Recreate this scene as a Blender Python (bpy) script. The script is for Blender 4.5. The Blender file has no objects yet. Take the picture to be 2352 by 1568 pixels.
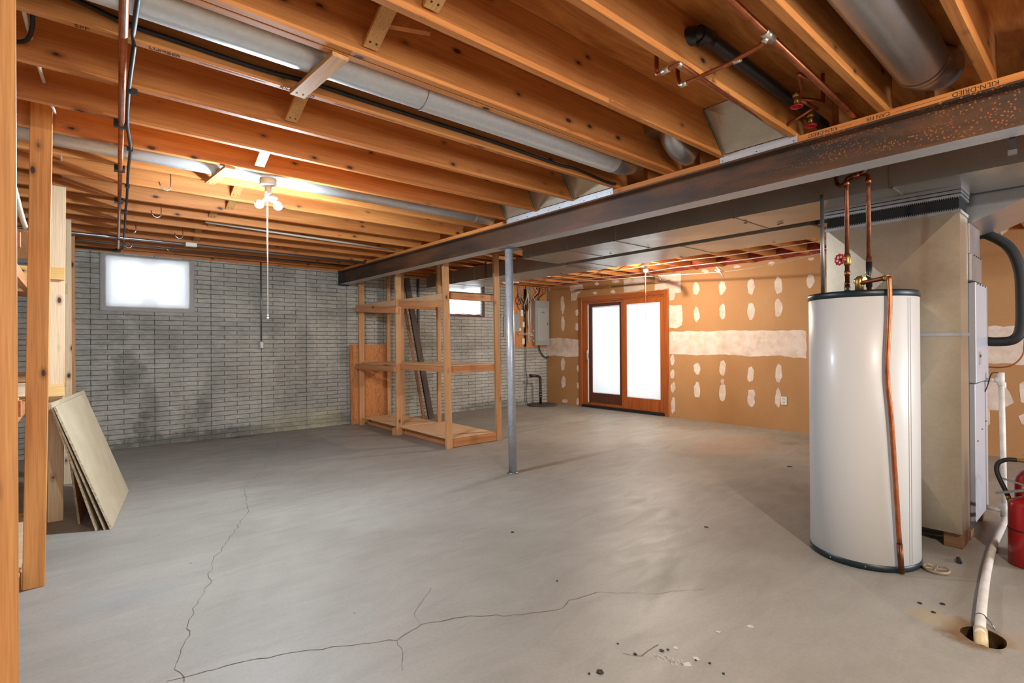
import bpy, bmesh, math, random
from mathutils import Vector, Matrix
random.seed(7)
SC = bpy.context.scene
COL = SC.collection
PI = math.pi

# ------------------------------------------------------------------ camera
FPX, CX, CY, EYE = 1179.7, 1176.0, 784.0, 1.30
YAW, PITCH, ROLL = [math.radians(a) for a in (49.67, 0.1346, -0.3523)]
_f = Vector((math.cos(YAW) * math.cos(PITCH), math.sin(YAW) * math.cos(PITCH), math.sin(PITCH)))
_r0 = Vector((math.sin(YAW), -math.cos(YAW), 0)); _u0 = _r0.cross(_f)
_r = _r0 * math.cos(ROLL) + _u0 * math.sin(ROLL)
_u = -_r0 * math.sin(ROLL) + _u0 * math.cos(ROLL)
cd = bpy.data.cameras.new('camera'); cam = bpy.data.objects.new('camera', cd); COL.objects.link(cam)
cd.sensor_fit = 'HORIZONTAL'; cd.sensor_width = 36.0; cd.lens = 36.0 * FPX / 2352.0
cd.clip_start = 0.05; cd.clip_end = 100
M = Matrix.Identity(4)
for i in range(3):
    M[i][0] = _r[i]; M[i][1] = _u[i]; M[i][2] = -_f[i]
M[2][3] = EYE
cam.matrix_world = M
SC.camera = cam

# ------------------------------------------------------------------ world, daylight, exposure
SC.view_settings.view_transform = 'Standard'; SC.view_settings.look = 'None'
SC.view_settings.exposure = 0.0; SC.view_settings.gamma = 1.0
SC.view_settings.use_curve_mapping = False
SC.cycles.max_bounces = 8; SC.cycles.diffuse_bounces = 5; SC.cycles.glossy_bounces = 4
SC.cycles.transmission_bounces = 4; SC.cycles.use_denoising = True
SC.cycles.sample_clamp_indirect = 6.0; SC.cycles.caustics_reflective = False; SC.cycles.caustics_refractive = False
w = bpy.data.worlds.new('daylight_sky'); SC.world = w; w.use_nodes = True
bg = w.node_tree.nodes['Background']; bg.inputs[0].default_value = (0.86, 0.92, 1.0, 1); bg.inputs[1].default_value = 0.9

def area(name, loc, target, sx, sy, power, color):
    l = bpy.data.lights.new(name, 'AREA'); l.shape = 'RECTANGLE'; l.size = sx; l.size_y = sy
    l.energy = power; l.color = color
    o = bpy.data.objects.new(name, l); COL.objects.link(o); o.location = loc
    o.rotation_euler = (Vector(target) - Vector(loc)).to_track_quat('-Z', 'Y').to_euler()
    return o
area('daylight_outside_sliding_door', (8.6, 6.05, 1.25), (7.8, 6.05, 1.1), 2.1, 2.2, 40, (0.93, 0.97, 1.0))
area('daylight_outside_left_window', (0.72, 8.75, 2.15), (0.72, 8.0, 2.1), 0.95, 0.7, 42, (0.9, 0.95, 1.0))
area('daylight_outside_far_window', (5.65, 8.75, 2.15), (5.65, 8.0, 2.1), 0.95, 0.7, 30, (0.93, 0.96, 1.0))
area('daylight_outside_rear_patio_window', (5.4, -3.75, 1.45), (5.4, -3.2, 1.35), 1.8, 1.7, 270, (0.85, 0.92, 1.0))
area('fill_outside_added_window', (-0.5, -3.75, 1.45), (-0.5, -3.2, 1.35), 2.4, 1.7, 130, (1.0, 0.96, 0.90))  # added fill light behind the view, shining in through the added window
BULB_A, BULB_B, BULB_C = 190.0, 120.0, 185.0

# ------------------------------------------------------------------ geometry helpers
def ray(px, py):
    a = (px - CX) / FPX; b = -(py - CY) / FPX
    return _f + _r * a + _u * b
def atZ(px, py, z):
    d = ray(px, py); t = (z - EYE) / d.z; return Vector((d.x * t, d.y * t, z))
def atX(px, py, x):
    d = ray(px, py); t = x / d.x; return Vector((x, d.y * t, EYE + d.z * t))
def atY(px, py, y):
    d = ray(px, py); t = y / d.y; return Vector((d.x * t, y, EYE + d.z * t))

def NB(): return bmesh.new()
def face(bm, pts, mi=0, smooth=False):
    vs = [bm.verts.new(p) for p in pts]
    f = bm.faces.new(vs); f.material_index = mi; f.smooth = smooth
    return f
def box(bm, x0, x1, y0, y1, z0, z1, mi=0):
    if x0 > x1: x0, x1 = x1, x0
    if y0 > y1: y0, y1 = y1, y0
    v = [bm.verts.new(p) for p in ((x0,y0,z0),(x1,y0,z0),(x1,y1,z0),(x0,y1,z0),(x0,y0,z1),(x1,y0,z1),(x1,y1,z1),(x0,y1,z1))]
    for q in ((3,2,1,0),(4,5,6,7),(0,1,5,4),(1,2,6,5),(2,3,7,6),(3,0,4,7)):
        f = bm.faces.new([v[i] for i in q]); f.material_index = mi
def board(bm, p0, p1, wdt, thk, side=(0, 0, 1), mi=0):
    """rectangular bar from p0 to p1; wdt measured along side direction"""
    p0 = Vector(p0); p1 = Vector(p1); d = (p1 - p0).normalized()
    s = Vector(side); s = (s - d * s.dot(d)).normalized(); n = d.cross(s)
    c = []
    for p in (p0, p1):
        for a, b in ((-1,-1),(1,-1),(1,1),(-1,1)):
            c.append(bm.verts.new(p + s * (a * wdt / 2) + n * (b * thk / 2)))
    for q in ((3,2,1,0),(4,5,6,7),(0,1,5,4),(1,2,6,5),(2,3,7,6),(3,0,4,7)):
        f = bm.faces.new([c[i] for i in q]); f.material_index = mi
def prism(bm, poly, vec, mi=0):
    vec = Vector(vec)
    a = [bm.verts.new(p) for p in poly]; b = [bm.verts.new(Vector(p) + vec) for p in poly]
    n = len(poly)
    fs = [bm.faces.new(a[::-1]), bm.faces.new(b)]
    for i in range(n): fs.append(bm.faces.new((a[i], a[(i+1) % n], b[(i+1) % n], b[i])))
    for f in fs: f.material_index = mi
def tube(bm, pts, r, seg=12, mi=0, cap=True, radii=None):
    pts = [Vector(p) for p in pts]
    n = len(pts); rings = []
    t = (pts[1] - pts[0]).normalized()
    ref = Vector((0, 0, 1)) if abs(t.z) < 0.9 else Vector((1, 0, 0))
    u = t.cross(ref).normalized()
    for i in range(n):
        if i == 0: tt = (pts[1] - pts[0]).normalized()
        elif i == n - 1: tt = (pts[-1] - pts[-2]).normalized()
        else:
            tt = ((pts[i] - pts[i-1]).normalized() + (pts[i+1] - pts[i]).normalized())
            tt = tt.normalized() if tt.length > 1e-6 else t
        u = (u - tt * u.dot(tt)).normalized(); v = tt.cross(u)
        k = 1.0
        if 0 < i < n - 1:
            c = max(0.5, (pts[i+1] - pts[i]).normalized().dot(tt)); k = 1 / c
        rr = (radii[i] if radii else r)
        ring = []
        for j in range(seg):
            a = 2 * PI * j / seg
            ring.append(bm.verts.new(pts[i] + (u * math.cos(a) + v * math.sin(a)) * rr))
        rings.append(ring)
    for i in range(n - 1):
        for j in range(seg):
            f = bm.faces.new((rings[i][j], rings[i][(j+1) % seg], rings[i+1][(j+1) % seg], rings[i+1][j]))
            f.smooth = True; f.material_index = mi
    if cap:
        f = bm.faces.new(rings[0][::-1]); f.material_index = mi
        f = bm.faces.new(rings[-1]); f.material_index = mi
def curve(pts, sub=6):
    """Catmull-Rom through points"""
    pts = [Vector(p) for p in pts]; out = []
    P = [pts[0]] + pts + [pts[-1]]
    for i in range(1, len(P) - 2):
        for k in range(sub):
            t = k / sub; a, b, c, d = P[i-1], P[i], P[i+1], P[i+2]
            out.append(0.5 * ((2*b) + (c - a) * t + (2*a - 5*b + 4*c - d) * t*t + (3*b - a - 3*c + d) * t**3))
    out.append(pts[-1]); return out
def bend(pts, r=0.03, n=4):
    """polyline with rounded corners"""
    pts = [Vector(p) for p in pts]; out = [pts[0]]
    for i in range(1, len(pts) - 1):
        a, b, c = pts[i-1], pts[i], pts[i+1]
        d1 = (a - b); d2 = (c - b); rr = min(r, d1.length * .45, d2.length * .45)
        p = b + d1.normalized() * rr; q = b + d2.normalized() * rr
        for k in range(n + 1):
            t = k / n; out.append(p * (1-t)**2 + b * 2*t*(1-t) + q * t*t)
    out.append(pts[-1]); return out
def lathe(bm, prof, cx, cy, seg=48, mi=0, z0=0.0):
    rings = []
    for r, z in prof:
        rings.append([bm.verts.new((cx + r * math.cos(2*PI*j/seg), cy + r * math.sin(2*PI*j/seg), z0 + z)) for j in range(seg)])
    for i in range(len(prof) - 1):
        for j in range(seg):
            f = bm.faces.new((rings[i][j], rings[i][(j+1) % seg], rings[i+1][(j+1) % seg], rings[i+1][j]))
            f.smooth = True; f.material_index = mi
    f = bm.faces.new(rings[0][::-1]); f.material_index = mi
    f = bm.faces.new(rings[-1]); f.material_index = mi
def crosspanel(bm, c, bulge=0.006, mi=0):
    """cross-broken sheet metal panel: four corners, centre pushed along the normal"""
    c = [Vector(p) for p in c]; m = sum(c, Vector()) / 4
    n = (c[1] - c[0]).cross(c[3] - c[0]).normalized()
    vs = [bm.verts.new(p) for p in c]; vm = bm.verts.new(m + n * bulge)
    for i in range(4):
        f = bm.faces.new((vs[i], vs[(i+1) % 4], vm)); f.material_index = mi

def obj(name, bm, mats, parent=None, label=None, cat=None, group=None, kind=None, origin=None, bevel=0.0, sharp=True):
    if not isinstance(mats, (list, tuple)): mats = [mats]
    bmesh.ops.recalc_face_normals(bm, faces=bm.faces[:])
    if parent is not None: org = Vector(parent['_o'])
    elif origin is not None: org = Vector(origin)
    else:
        xs = [v.co.x for v in bm.verts]; ys = [v.co.y for v in bm.verts]; zs = [v.co.z for v in bm.verts]
        org = Vector(((min(xs)+max(xs))/2, (min(ys)+max(ys))/2, min(zs)))
    bmesh.ops.translate(bm, verts=bm.verts[:], vec=-org)
    me = bpy.data.meshes.new(name); bm.to_mesh(me); bm.free()
    for m in mats: me.materials.append(m)
    o = bpy.data.objects.new(name, me); COL.objects.link(o)
    o['_o'] = tuple(org)
    if parent is not None: o.parent = parent
    else: o.location = org
    if label: o['label'] = label
    if cat: o['category'] = cat
    if group: o['group'] = group
    if kind: o['kind'] = kind
    if bevel > 0:
        b = o.modifiers.new('bevel', 'BEVEL'); b.width = bevel; b.segments = 1; b.limit_method = 'ANGLE'; b.angle_limit = 0.9
    return o
def pieces(name, fns, mat, parent, **kw):
    for fn in fns:
        bm = NB(); fn(bm); obj(name, bm, mat, parent, **kw)
def thing(name, label, cat, loc, group=None, kind=None):
    o = bpy.data.objects.new(name, None); COL.objects.link(o)
    o.location = loc; o['_o'] = tuple(loc); o.empty_display_size = 0.1
    if label: o['label'] = label
    if cat: o['category'] = cat
    if group: o['group'] = group
    if kind: o['kind'] = kind
    return o
def sub(o, parent):      # origin bookkeeping for sub-parts: same world origin as the thing
    return o
def copy_tree(o, loc, label=None, rotz=None):
    c = o.copy(); COL.objects.link(c); c.location = loc
    if label: c['label'] = label
    if rotz is not None: c.rotation_euler = (0, 0, rotz)
    for ch in list(o.children):
        d = ch.copy(); COL.objects.link(d); d.parent = c
        for g in list(ch.children):
            e = g.copy(); COL.objects.link(e); e.parent = d
    return c

# ------------------------------------------------------------------ materials
def srgb(r, g, b):
    return tuple(((c / 255) / 12.92 if c / 255 <= 0.04045 else (((c / 255) + 0.055) / 1.055) ** 2.4) for c in (r, g, b)) + (1,)
class NT:
    def __init__(s, name):
        s.m = bpy.data.materials.new(name); s.m.use_nodes = True; s.t = s.m.node_tree; s.n = s.t.nodes
        s.b = s.n['Principled BSDF']
    def add(s, typ, **kw):
        n = s.n.new(typ)
        for k, v in kw.items():
            if k.startswith('_'): setattr(n, k[1:], v)
            else: n.inputs[k.replace('_', ' ')].default_value = v
        return n
    def link(s, a, b): s.t.links.new(a, b)
    def ramp(s, src, stops):
        r = s.n.new('ShaderNodeValToRGB'); e = r.color_ramp.elements
        while len(e) < len(stops): e.new(0.5)
        for i, (p, c) in enumerate(stops):
            e[i].position = p; e[i].color = c if len(c) == 4 else tuple(c) + (1,)
        s.link(src, r.inputs[0]); return r
    def mix(s, fac, a, b, mode='MIX'):
        n = s.n.new('ShaderNodeMix'); n.data_type = 'RGBA'; n.blend_type = mode
        for inp, v in ((n.inputs[0], fac), (n.inputs[6], a), (n.inputs[7], b)):
            if hasattr(v, 'is_linked') or hasattr(v, 'links'): s.link(v, inp)
            else: inp.default_value = v
        return n.outputs[2]
    def math(s, op, a, b=None):
        n = s.n.new('ShaderNodeMath'); n.operation = op
        for inp, v in ((n.inputs[0], a), (n.inputs[1], b)):
            if v is None: continue
            if hasattr(v, 'links'): s.link(v, inp)
            else: inp.default_value = v
        return n.outputs[0]
    def coords(s, scale=(1,1,1), rnd=True, loc=(0,0,0)):
        tc = s.n.new('ShaderNodeTexCoord'); out = tc.outputs['Object']
        if rnd:
            oi = s.n.new('ShaderNodeObjectInfo'); vm = s.n.new('ShaderNodeVectorMath'); vm.operation = 'MULTIPLY_ADD'
            s.link(oi.outputs['Random'], vm.inputs[0]); vm.inputs[1].default_value = (31, 17, 23); s.link(out, vm.inputs[2])
            out = vm.outputs[0]
        mp = s.n.new('ShaderNodeMapping'); mp.inputs['Scale'].default_value = scale; mp.inputs['Location'].default_value = loc
        s.link(out, mp.inputs[0]); return mp.outputs[0]
    def noise(s, vec, scale=5, detail=4, rough=.5, dist=0):
        n = s.n.new('ShaderNodeTexNoise'); n.inputs['Scale'].default_value = scale; n.inputs['Detail'].default_value = detail
        n.inputs['Roughness'].default_value = rough; n.inputs['Distortion'].default_value = dist
        s.link(vec, n.inputs['Vector']); return n.outputs['Fac']
    def bump(s, h, strength=.3, dist=.01):
        n = s.n.new('ShaderNodeBump'); n.inputs['Strength'].default_value = strength; n.inputs['Distance'].default_value = dist
        s.link(h, n.inputs['Height']); s.link(n.outputs[0], s.b.inputs['Normal'])
def plain(name, col, rough=.5, metal=0.0, **kw):
    t = NT(name); t.b.inputs['Base Color'].default_value = srgb(*col); t.b.inputs['Roughness'].default_value = rough
    t.b.inputs['Metallic'].default_value = metal
    for k, v in kw.items(): t.b.inputs[k.replace('_', ' ')].default_value = v
    return t.m
def speck(name, col, col2, scale=40, rough=.5, metal=0.0, bump=.1, detail=4):
    t = NT(name); v = t.coords(); n = t.noise(v, scale, detail, .6)
    r = t.ramp(n, [(0.35, srgb(*col)), (0.7, srgb(*col2))]); t.link(r.outputs[0], t.b.inputs['Base Color'])
    t.b.inputs['Roughness'].default_value = rough; t.b.inputs['Metallic'].default_value = metal
    if bump: t.bump(n, bump, .004)
    return t.m
def wood(name, c1, c2, ax='X', knots=1.0, rough=.62, knotcol=(58, 26, 12), gs=1.0):
    L, S = .55, 9.0 * gs
    sc = {'X': (L, S, S), 'Y': (S, L, S), 'Z': (S, S, L)}[ax]
    t = NT(name); v = t.coords(sc)
    n1 = t.noise(v, 1.0, 5, .55, 1.2)
    r1 = t.ramp(n1, [(0.32, srgb(*c2)), (0.62, srgb(*c1))])
    sf = {'X': (4, 160, 160), 'Y': (160, 4, 160), 'Z': (160, 160, 4)}[ax]
    v2 = t.coords(sf); n2 = t.noise(v2, 1.0, 2, .5)
    r2 = t.ramp(n2, [(0.3, (.66, .62, .58)), (0.62, (1, 1, 1))])
    c = t.mix(0.6, r1.outputs[0], r2.outputs[0], 'MULTIPLY')
    oi = t.n.new('ShaderNodeObjectInfo')
    tone = t.ramp(oi.outputs['Random'], [(0, (.88, .86, .84)), (1, (1.05, 1.04, 1.03))])
    c = t.mix(1.0, c, tone.outputs[0], 'MULTIPLY')
    if knots > 0:
        k = 4.2 * knots
        sk = {'X': (k, 2*k, 2*k), 'Y': (2*k, k, 2*k), 'Z': (2*k, 2*k, k)}[ax]
        v3 = t.coords(sk); vo = t.n.new('ShaderNodeTexVoronoi'); vo.inputs['Scale'].default_value = 1.0
        nn = t.n.new('ShaderNodeTexNoise'); nn.inputs['Scale'].default_value = 14; t.link(v3, nn.inputs['Vector'])
        mm = t.n.new('ShaderNodeVectorMath'); mm.operation = 'MULTIPLY_ADD'; t.link(nn.outputs['Color'], mm.inputs[0]); mm.inputs[1].default_value = (.05, .05, .05); t.link(v3, mm.inputs[2])
        t.link(mm.outputs[0], vo.inputs['Vector'])
        rk = t.ramp(vo.outputs['Distance'], [(0.07, (1, 1, 1)), (0.10, (.4, .4, .4)), (0.2, (0, 0, 0))])
        c = t.mix(rk.outputs[0], c, srgb(*knotcol))
    t.link(c, t.b.inputs['Base Color']); t.b.inputs['Roughness'].default_value = rough
    t.bump(n2, .08, .002)
    return t.m
def galv(name, col=(150, 152, 155), rough=.34, scale=55, metal=.9, warm=0):
    t = NT(name); v = t.coords()
    vo = t.n.new('ShaderNodeTexVoronoi'); vo.inputs['Scale'].default_value = scale * 1.6; t.link(v, vo.inputs['Vector'])
    n = t.noise(v, 3.5, 4, .6)
    c0 = srgb(*col); a = tuple(x * .96 for x in c0[:3]); b = tuple(min(1, x * 1.03) for x in c0[:3])
    sv = t.n.new('ShaderNodeSeparateColor'); t.link(vo.outputs['Color'], sv.inputs[0]); r = t.ramp(sv.outputs[0], [(0, a), (1, b)])
    r2 = t.ramp(n, [(.25, (.95, .95, .95)), (.75, (1, 1, 1))])
    c = t.mix(1.0, r.outputs[0], r2.outputs[0], 'MULTIPLY'); t.link(c, t.b.inputs['Base Color'])
    rr = t.ramp(n, [(.3, (rough - .02,) * 3), (.7, (rough + .06,) * 3)])
    t.link(rr.outputs[0], t.b.inputs['Roughness']); t.b.inputs['Metallic'].default_value = metal
    return t.m

M_joist = wood('joist_lumber', (212, 142, 74), (180, 106, 46), 'X')
M_joistY = wood('sill_lumber', (214, 142, 70), (186, 106, 44), 'Y', knots=.7)
M_stud = wood('stud_lumber', (208, 160, 112), (186, 132, 84), 'Z', knots=.8)
M_studo = wood('orange_stud_lumber', (208, 148, 84), (180, 118, 58), 'Z', knots=1.0, gs=1.4)
M_studp = wood('pale_pine_lumber', (222, 200, 168), (206, 176, 138), 'Z', knots=.9)
M_railY = wood('rail_lumber_long', (216, 156, 106), (196, 122, 72), 'Y', knots=.7)
M_railX = wood('rail_lumber_cross', (212, 152, 104), (190, 122, 74), 'X', knots=.7)
M_railp = wood('yellow_pine_rail', (224, 188, 124), (206, 162, 92), 'X', knots=1)
M_strip = wood('bridging_lumber', (214, 164, 104), (196, 140, 80), 'Y', knots=.8)
M_blockw = wood('old_block_lumber', (134, 98, 70), (104, 72, 48), 'Y', knots=0)
M_dark = wood('weathered_dark_lumber', (92, 74, 66), (62, 46, 40), 'Z', knots=0)
M_oak = wood('stained_door_wood', (176, 98, 44), (150, 74, 28), 'Z', knots=0, rough=.35, gs=1.5)
M_oakY = wood('stained_door_wood_rail', (176, 98, 44), (150, 74, 28), 'Y', knots=0, rough=.35, gs=1.5)
M_oakd = wood('dark_stained_sash', (104, 58, 40), (80, 42, 28), 'Z', knots=0, rough=.4)
M_galv = galv('galvanised_duct_steel', (186, 188, 192), .32)
M_galvd = galv('galvanised_trunk_steel', (176, 172, 164), .30, 55, .75)
M_galvw = galv('galvanised_furnace_drop', (190, 176, 154), .33, 30)
M_pipe = galv('galvanised_round_pipe', (226, 230, 234), .38, 40, .7)
M_copper = speck('aged_copper', (150, 84, 52), (186, 112, 74), 20, .34, .85, 0)
M_copperd = speck('tarnished_copper', (84, 52, 36), (128, 76, 46), 25, .42, .8, 0)
M_solder = plain('solder_joint', (196, 186, 170), .35, .8)
M_black = plain('black_rubber', (16, 16, 18), .6)
M_blackp = plain('black_plastic_pipe', (28, 28, 32), .38)
M_red = plain('red_valve_paint', (170, 26, 30), .4)
M_redext = plain('red_extinguisher_enamel', (150, 14, 18), .3)
M_white = plain('white_enamel', (200, 198, 195), .38, 0, Coat_Weight=.1, Coat_Roughness=.15)
M_teal = plain('dark_teal_trim', (16, 32, 38), .4)
M_pvc = speck('white_pvc', (206, 200, 190), (228, 224, 218), 12, .4, 0, 0)
M_brass = plain('brass_fitting', (176, 142, 84), .35, .9)
M_chrome = plain('bright_steel', (190, 190, 192), .25, 1.0)
M_zinc = plain('zinc_strap', (130, 130, 128), .4, .8)
M_grey = plain('grey_panel_enamel', (150, 150, 144), .45)
M_plasticw = plain('ivory_plastic', (226, 220, 204), .45)
M_ctext = plain('black_stamp_ink', (46, 34, 26), .8)
M_insul = speck('pink_insulation', (150, 52, 44), (188, 92, 80), 14, .9, 0, .5)
M_conduit = plain('steel_conduit', (176, 178, 182), .3, .9)
M_cabw = plain('white_cable_jacket', (214, 208, 192), .5)
M_cord = plain('white_pull_cord', (236, 236, 236), .5)
M_paint = plain('light_furnace_enamel', (186, 188, 196), .34, .25)
M_darksteel = plain('dark_steel_recess', (26, 26, 28), .55)
M_teall = plain('blue_label', (88, 130, 160), .5)
M_nail = plain('nail_head', (70, 66, 62), .5, .6)

def mat_subfloor():
    t = NT('plywood_subfloor'); v = t.coords((1.2, 7, 7), rnd=False)
    n = t.noise(v, 1.4, 5, .6, 2.2)
    r = t.ramp(n, [(.3, srgb(182, 106, 44)), (.68, srgb(222, 150, 76))])
    v2 = t.coords((6, 60, 1), rnd=False); n2 = t.noise(v2, 1, 3, .5)
    r2 = t.ramp(n2, [(.35, (.82, .80, .78)), (.6, (1, 1, 1))])
    c = t.mix(.6, r.outputs[0], r2.outputs[0], 'MULTIPLY'); t.link(c, t.b.inputs['Base Color'])
    t.b.inputs['Roughness'].default_value = .65
    return t.m
def mat_ply(name, c1, c2, ax):
    sc = {'Z': (5, 5, .9), 'Y': (6, .9, 5)}[ax]
    t = NT(name); v = t.coords(sc); n = t.noise(v, 2.2, 6, .62, 3.2)
    r = t.ramp(n, [(.34, srgb(*c2)), (.5, srgb(*c1)), (.6, srgb(*c2)), (.72, srgb(*c1))])
    t.link(r.outputs[0], t.b.inputs['Base Color']); t.b.inputs['Roughness'].default_value = .6
    return t.m
def mat_brick():
    t = NT('painted_brick_pattern_concrete')
    tc = t.n.new('ShaderNodeTexCoord'); sp = t.n.new('ShaderNodeSeparateXYZ'); t.link(tc.outputs['Object'], sp.inputs[0])
    cb = t.n.new('ShaderNodeCombineXYZ')
    xs = t.math('ADD', sp.outputs[0], 3.2 - .775 + .32 * 6); t.link(xs, cb.inputs[0]); t.link(sp.outputs[2], cb.inputs[1])
    br = t.n.new('ShaderNodeTexBrick'); t.link(cb.outputs[0], br.inputs['Vector'])
    br.inputs['Scale'].default_value = 1.0; br.inputs['Brick Width'].default_value = .32; br.inputs['Row Height'].default_value = .0622
    br.inputs['Mortar Size'].default_value = .0042; br.inputs['Mortar Smooth'].default_value = .35; br.inputs['Bias'].default_value = 0
    br.inputs['Color1'].default_value = srgb(196, 194, 184); br.inputs['Color2'].default_value = srgb(188, 186, 176)
    br.inputs['Mortar'].default_value = srgb(124, 122, 115)
    # vertical form seams every 0.64 m
    m = t.math('PINGPONG', t.math('ADD', sp.outputs[0], 6.4 - .775), .32)
    seam = t.ramp(m, [(0.003, (1, 1, 1)), (0.010, (0, 0, 0))])
    v = t.coords((4, 1, 14), rnd=False); n = t.noise(v, 3.0, 6, .65)
    v1 = t.coords((1.1, 1, .7), rnd=False); big = t.noise(v1, 1.6, 4, .6, .6)
    rb = t.ramp(big, [(.36, (.72, .72, .70)), (.6, (1, 1, 1))])
    rn = t.ramp(n, [(.34, (.66, .66, .65)), (.62, (1.0, 1.0, 1.0))])
    c = t.mix(1.0, br.outputs['Color'], rb.outputs[0], 'MULTIPLY')
    c = t.mix(.8, c, rn.outputs[0], 'MULTIPLY')
    c = t.mix(t.math('MULTIPLY', seam.outputs[0], .4), c, srgb(74, 72, 68))
    # damp patches: explicit blobs on the wall (x, z, rx, rz, strength)
    vs = t.coords((2, 1, 3), rnd=False); ns = t.noise(vs, 2.5, 5, .7)
    for (bx, bz, rx, rz, st) in ((.50, .95, .20, .30, .5), (.72, .45, .12, .42, .4), (.64, .25, .1, .25, .6), (1.3, .42, .12, .2, .4),
                                 (1.2, .05, 1.4, .12, .75), (3.2, .10, .8, .10, .6), (1.0, 1.45, .7, .5, .2), (6.4, .06, 1.0, .1, .6), (.25, 1.8, .3, .8, .3), (5.5, 1.25, 1.2, .12, .3)):
        dx = t.math('DIVIDE', t.math('SUBTRACT', sp.outputs[0], bx), rx); dz = t.math('DIVIDE', t.math('SUBTRACT', sp.outputs[2], bz), rz)
        d = t.math('ADD', t.math('MULTIPLY', dx, dx), t.math('MULTIPLY', dz, dz))
        d = t.math('ADD', d, t.math('MULTIPLY', t.math('SUBTRACT', ns, .5), 3.2))
        rr = t.ramp(d, [(.25, (1, 1, 1)), (1.0, (0, 0, 0))])
        c = t.mix(t.math('MULTIPLY', rr.outputs[0], st), c, srgb(92, 92, 84))
    # yellowed efflorescence low near the rack
    dx = t.math('SUBTRACT', sp.outputs[0], 2.6); dz = t.math('DIVIDE', t.math('SUBTRACT', sp.outputs[2], .1), .3)
    d = t.math('ADD', t.math('MULTIPLY', dx, dx), t.math('MULTIPLY', dz, dz)); rr = t.ramp(d, [(.1, (.45, .45, .45)), (.8, (0, 0, 0))])
    c = t.mix(rr.outputs[0], c, srgb(190, 184, 150))
    t.link(c, t.b.inputs['Base Color']); t.b.inputs['Roughness'].default_value = .8
    h = t.math('SUBTRACT', t.math('MULTIPLY', n, .6), t.math('MULTIPLY', br.outputs['Fac'], .9))
    t.bump(h, 1.0, .02)
    return t.m
def mat_concrete():
    t = NT('worn_concrete_floor'); v = t.coords(rnd=False)
    n1 = t.noise(v, .55, 5, .6, .5); r1 = t.ramp(n1, [(.32, srgb(134, 129, 119)), (.62, srgb(156, 152, 143))])
    n2 = t.noise(t.coords((.7, 2.2, 1), rnd=False), 2.3, 6, .68, 1.1); r2 = t.ramp(n2, [(.28, (.87, .86, .84)), (.52, (.97, .97, .97)), (.74, (1.05, 1.04, 1.03))])
    c = t.mix(1, r1.outputs[0], r2.outputs[0], 'MULTIPLY')
    n3 = t.noise(v, 60, 3, .6); r3 = t.ramp(n3, [(.3, (.92, .92, .92)), (.65, (1.02, 1.02, 1.02))])
    c = t.mix(1, c, r3.outputs[0], 'MULTIPLY')
    # tiny dark specks
    vo = t.n.new('ShaderNodeTexVoronoi'); vo.inputs['Scale'].default_value = 2.6; t.link(v, vo.inputs['Vector'])
    rv = t.ramp(vo.outputs['Distance'], [(0.018, (1, 1, 1)), (0.026, (0, 0, 0))]); c = t.mix(t.math('MULTIPLY', rv.outputs[0], .7), c, srgb(66, 60, 54))
    # rust/wet stain around the floor drain, and orange dirt along the back wall
    sp = t.n.new('ShaderNodeSeparateXYZ'); t.link(v, sp.inputs[0])
    ns = t.noise(v, 9, 5, .7)
    for (bx, by, rx, ry, col, st) in ((3.02, .42, .17, .13, (112, 82, 46), .9), (3.06, .56, .10, .12, (168, 148, 110), .5), (3.1, .26, .12, .10, (158, 136, 100), .4),
                                       (1.25, 7.93, .28, .05, (150, 100, 60), .9), (6.9, 2.7, .2, .12, (112, 102, 96), .6), (6.3, 3.1, 1.0, .5, (172, 128, 92), .3),
                                       (1.75, 7.95, .25, .05, (52, 48, 44), .9), (.2, 3.3, .3, .12, (132, 136, 140), .35)):
        dx = t.math('DIVIDE', t.math('SUBTRACT', sp.outputs[0], bx), rx); dy = t.math('DIVIDE', t.math('SUBTRACT', sp.outputs[1], by), ry)
        d = t.math('ADD', t.math('MULTIPLY', dx, dx), t.math('MULTIPLY', dy, dy)); d = t.math('ADD', d, t.math('MULTIPLY', t.math('SUBTRACT', ns, .5), 2.4))
        rr = t.ramp(d, [(.2, (1, 1, 1)), (1.0, (0, 0, 0))]); c = t.mix(t.math('MULTIPLY', rr.outputs[0], st), c, srgb(*col))
    t.link(c, t.b.inputs['Base Color'])
    rr = t.ramp(n2, [(.3, (.58,) * 3), (.65, (.44,) * 3)]); t.link(rr.outputs[0], t.b.inputs['Roughness'])
    t.bump(t.math('ADD', t.math('MULTIPLY', n2, .7), t.math('MULTIPLY', n3, .12)), .18, .01)
    return t.m
def mat_drywall():
    t = NT('brown_drywall_paper'); v = t.coords((1, .5, .35), rnd=False); n = t.noise(v, 1.3, 4, .55, .3)
    r = t.ramp(n, [(.3, srgb(170, 120, 72)), (.68, srgb(188, 144, 96))])
    n2 = t.noise(t.coords(rnd=False), 30, 3, .6); r2 = t.ramp(n2, [(.3, (.95, .95, .95)), (.6, (1, 1, 1))])
    c = t.mix(1, r.outputs[0], r2.outputs[0], 'MULTIPLY'); t.link(c, t.b.inputs['Base Color']); t.b.inputs['Roughness'].default_value = .75
    return t.m
def mat_mud():
    t = NT('drywall_compound'); v = t.coords(rnd=False); n = t.noise(v, 7, 5, .65)
    r = t.ramp(n, [(.3, srgb(204, 180, 160)), (.6, srgb(226, 210, 196))]); t.link(r.outputs[0], t.b.inputs['Base Color'])
    t.b.inputs['Roughness'].default_value = .8; t.bump(n, .15, .005); return t.m
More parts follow.
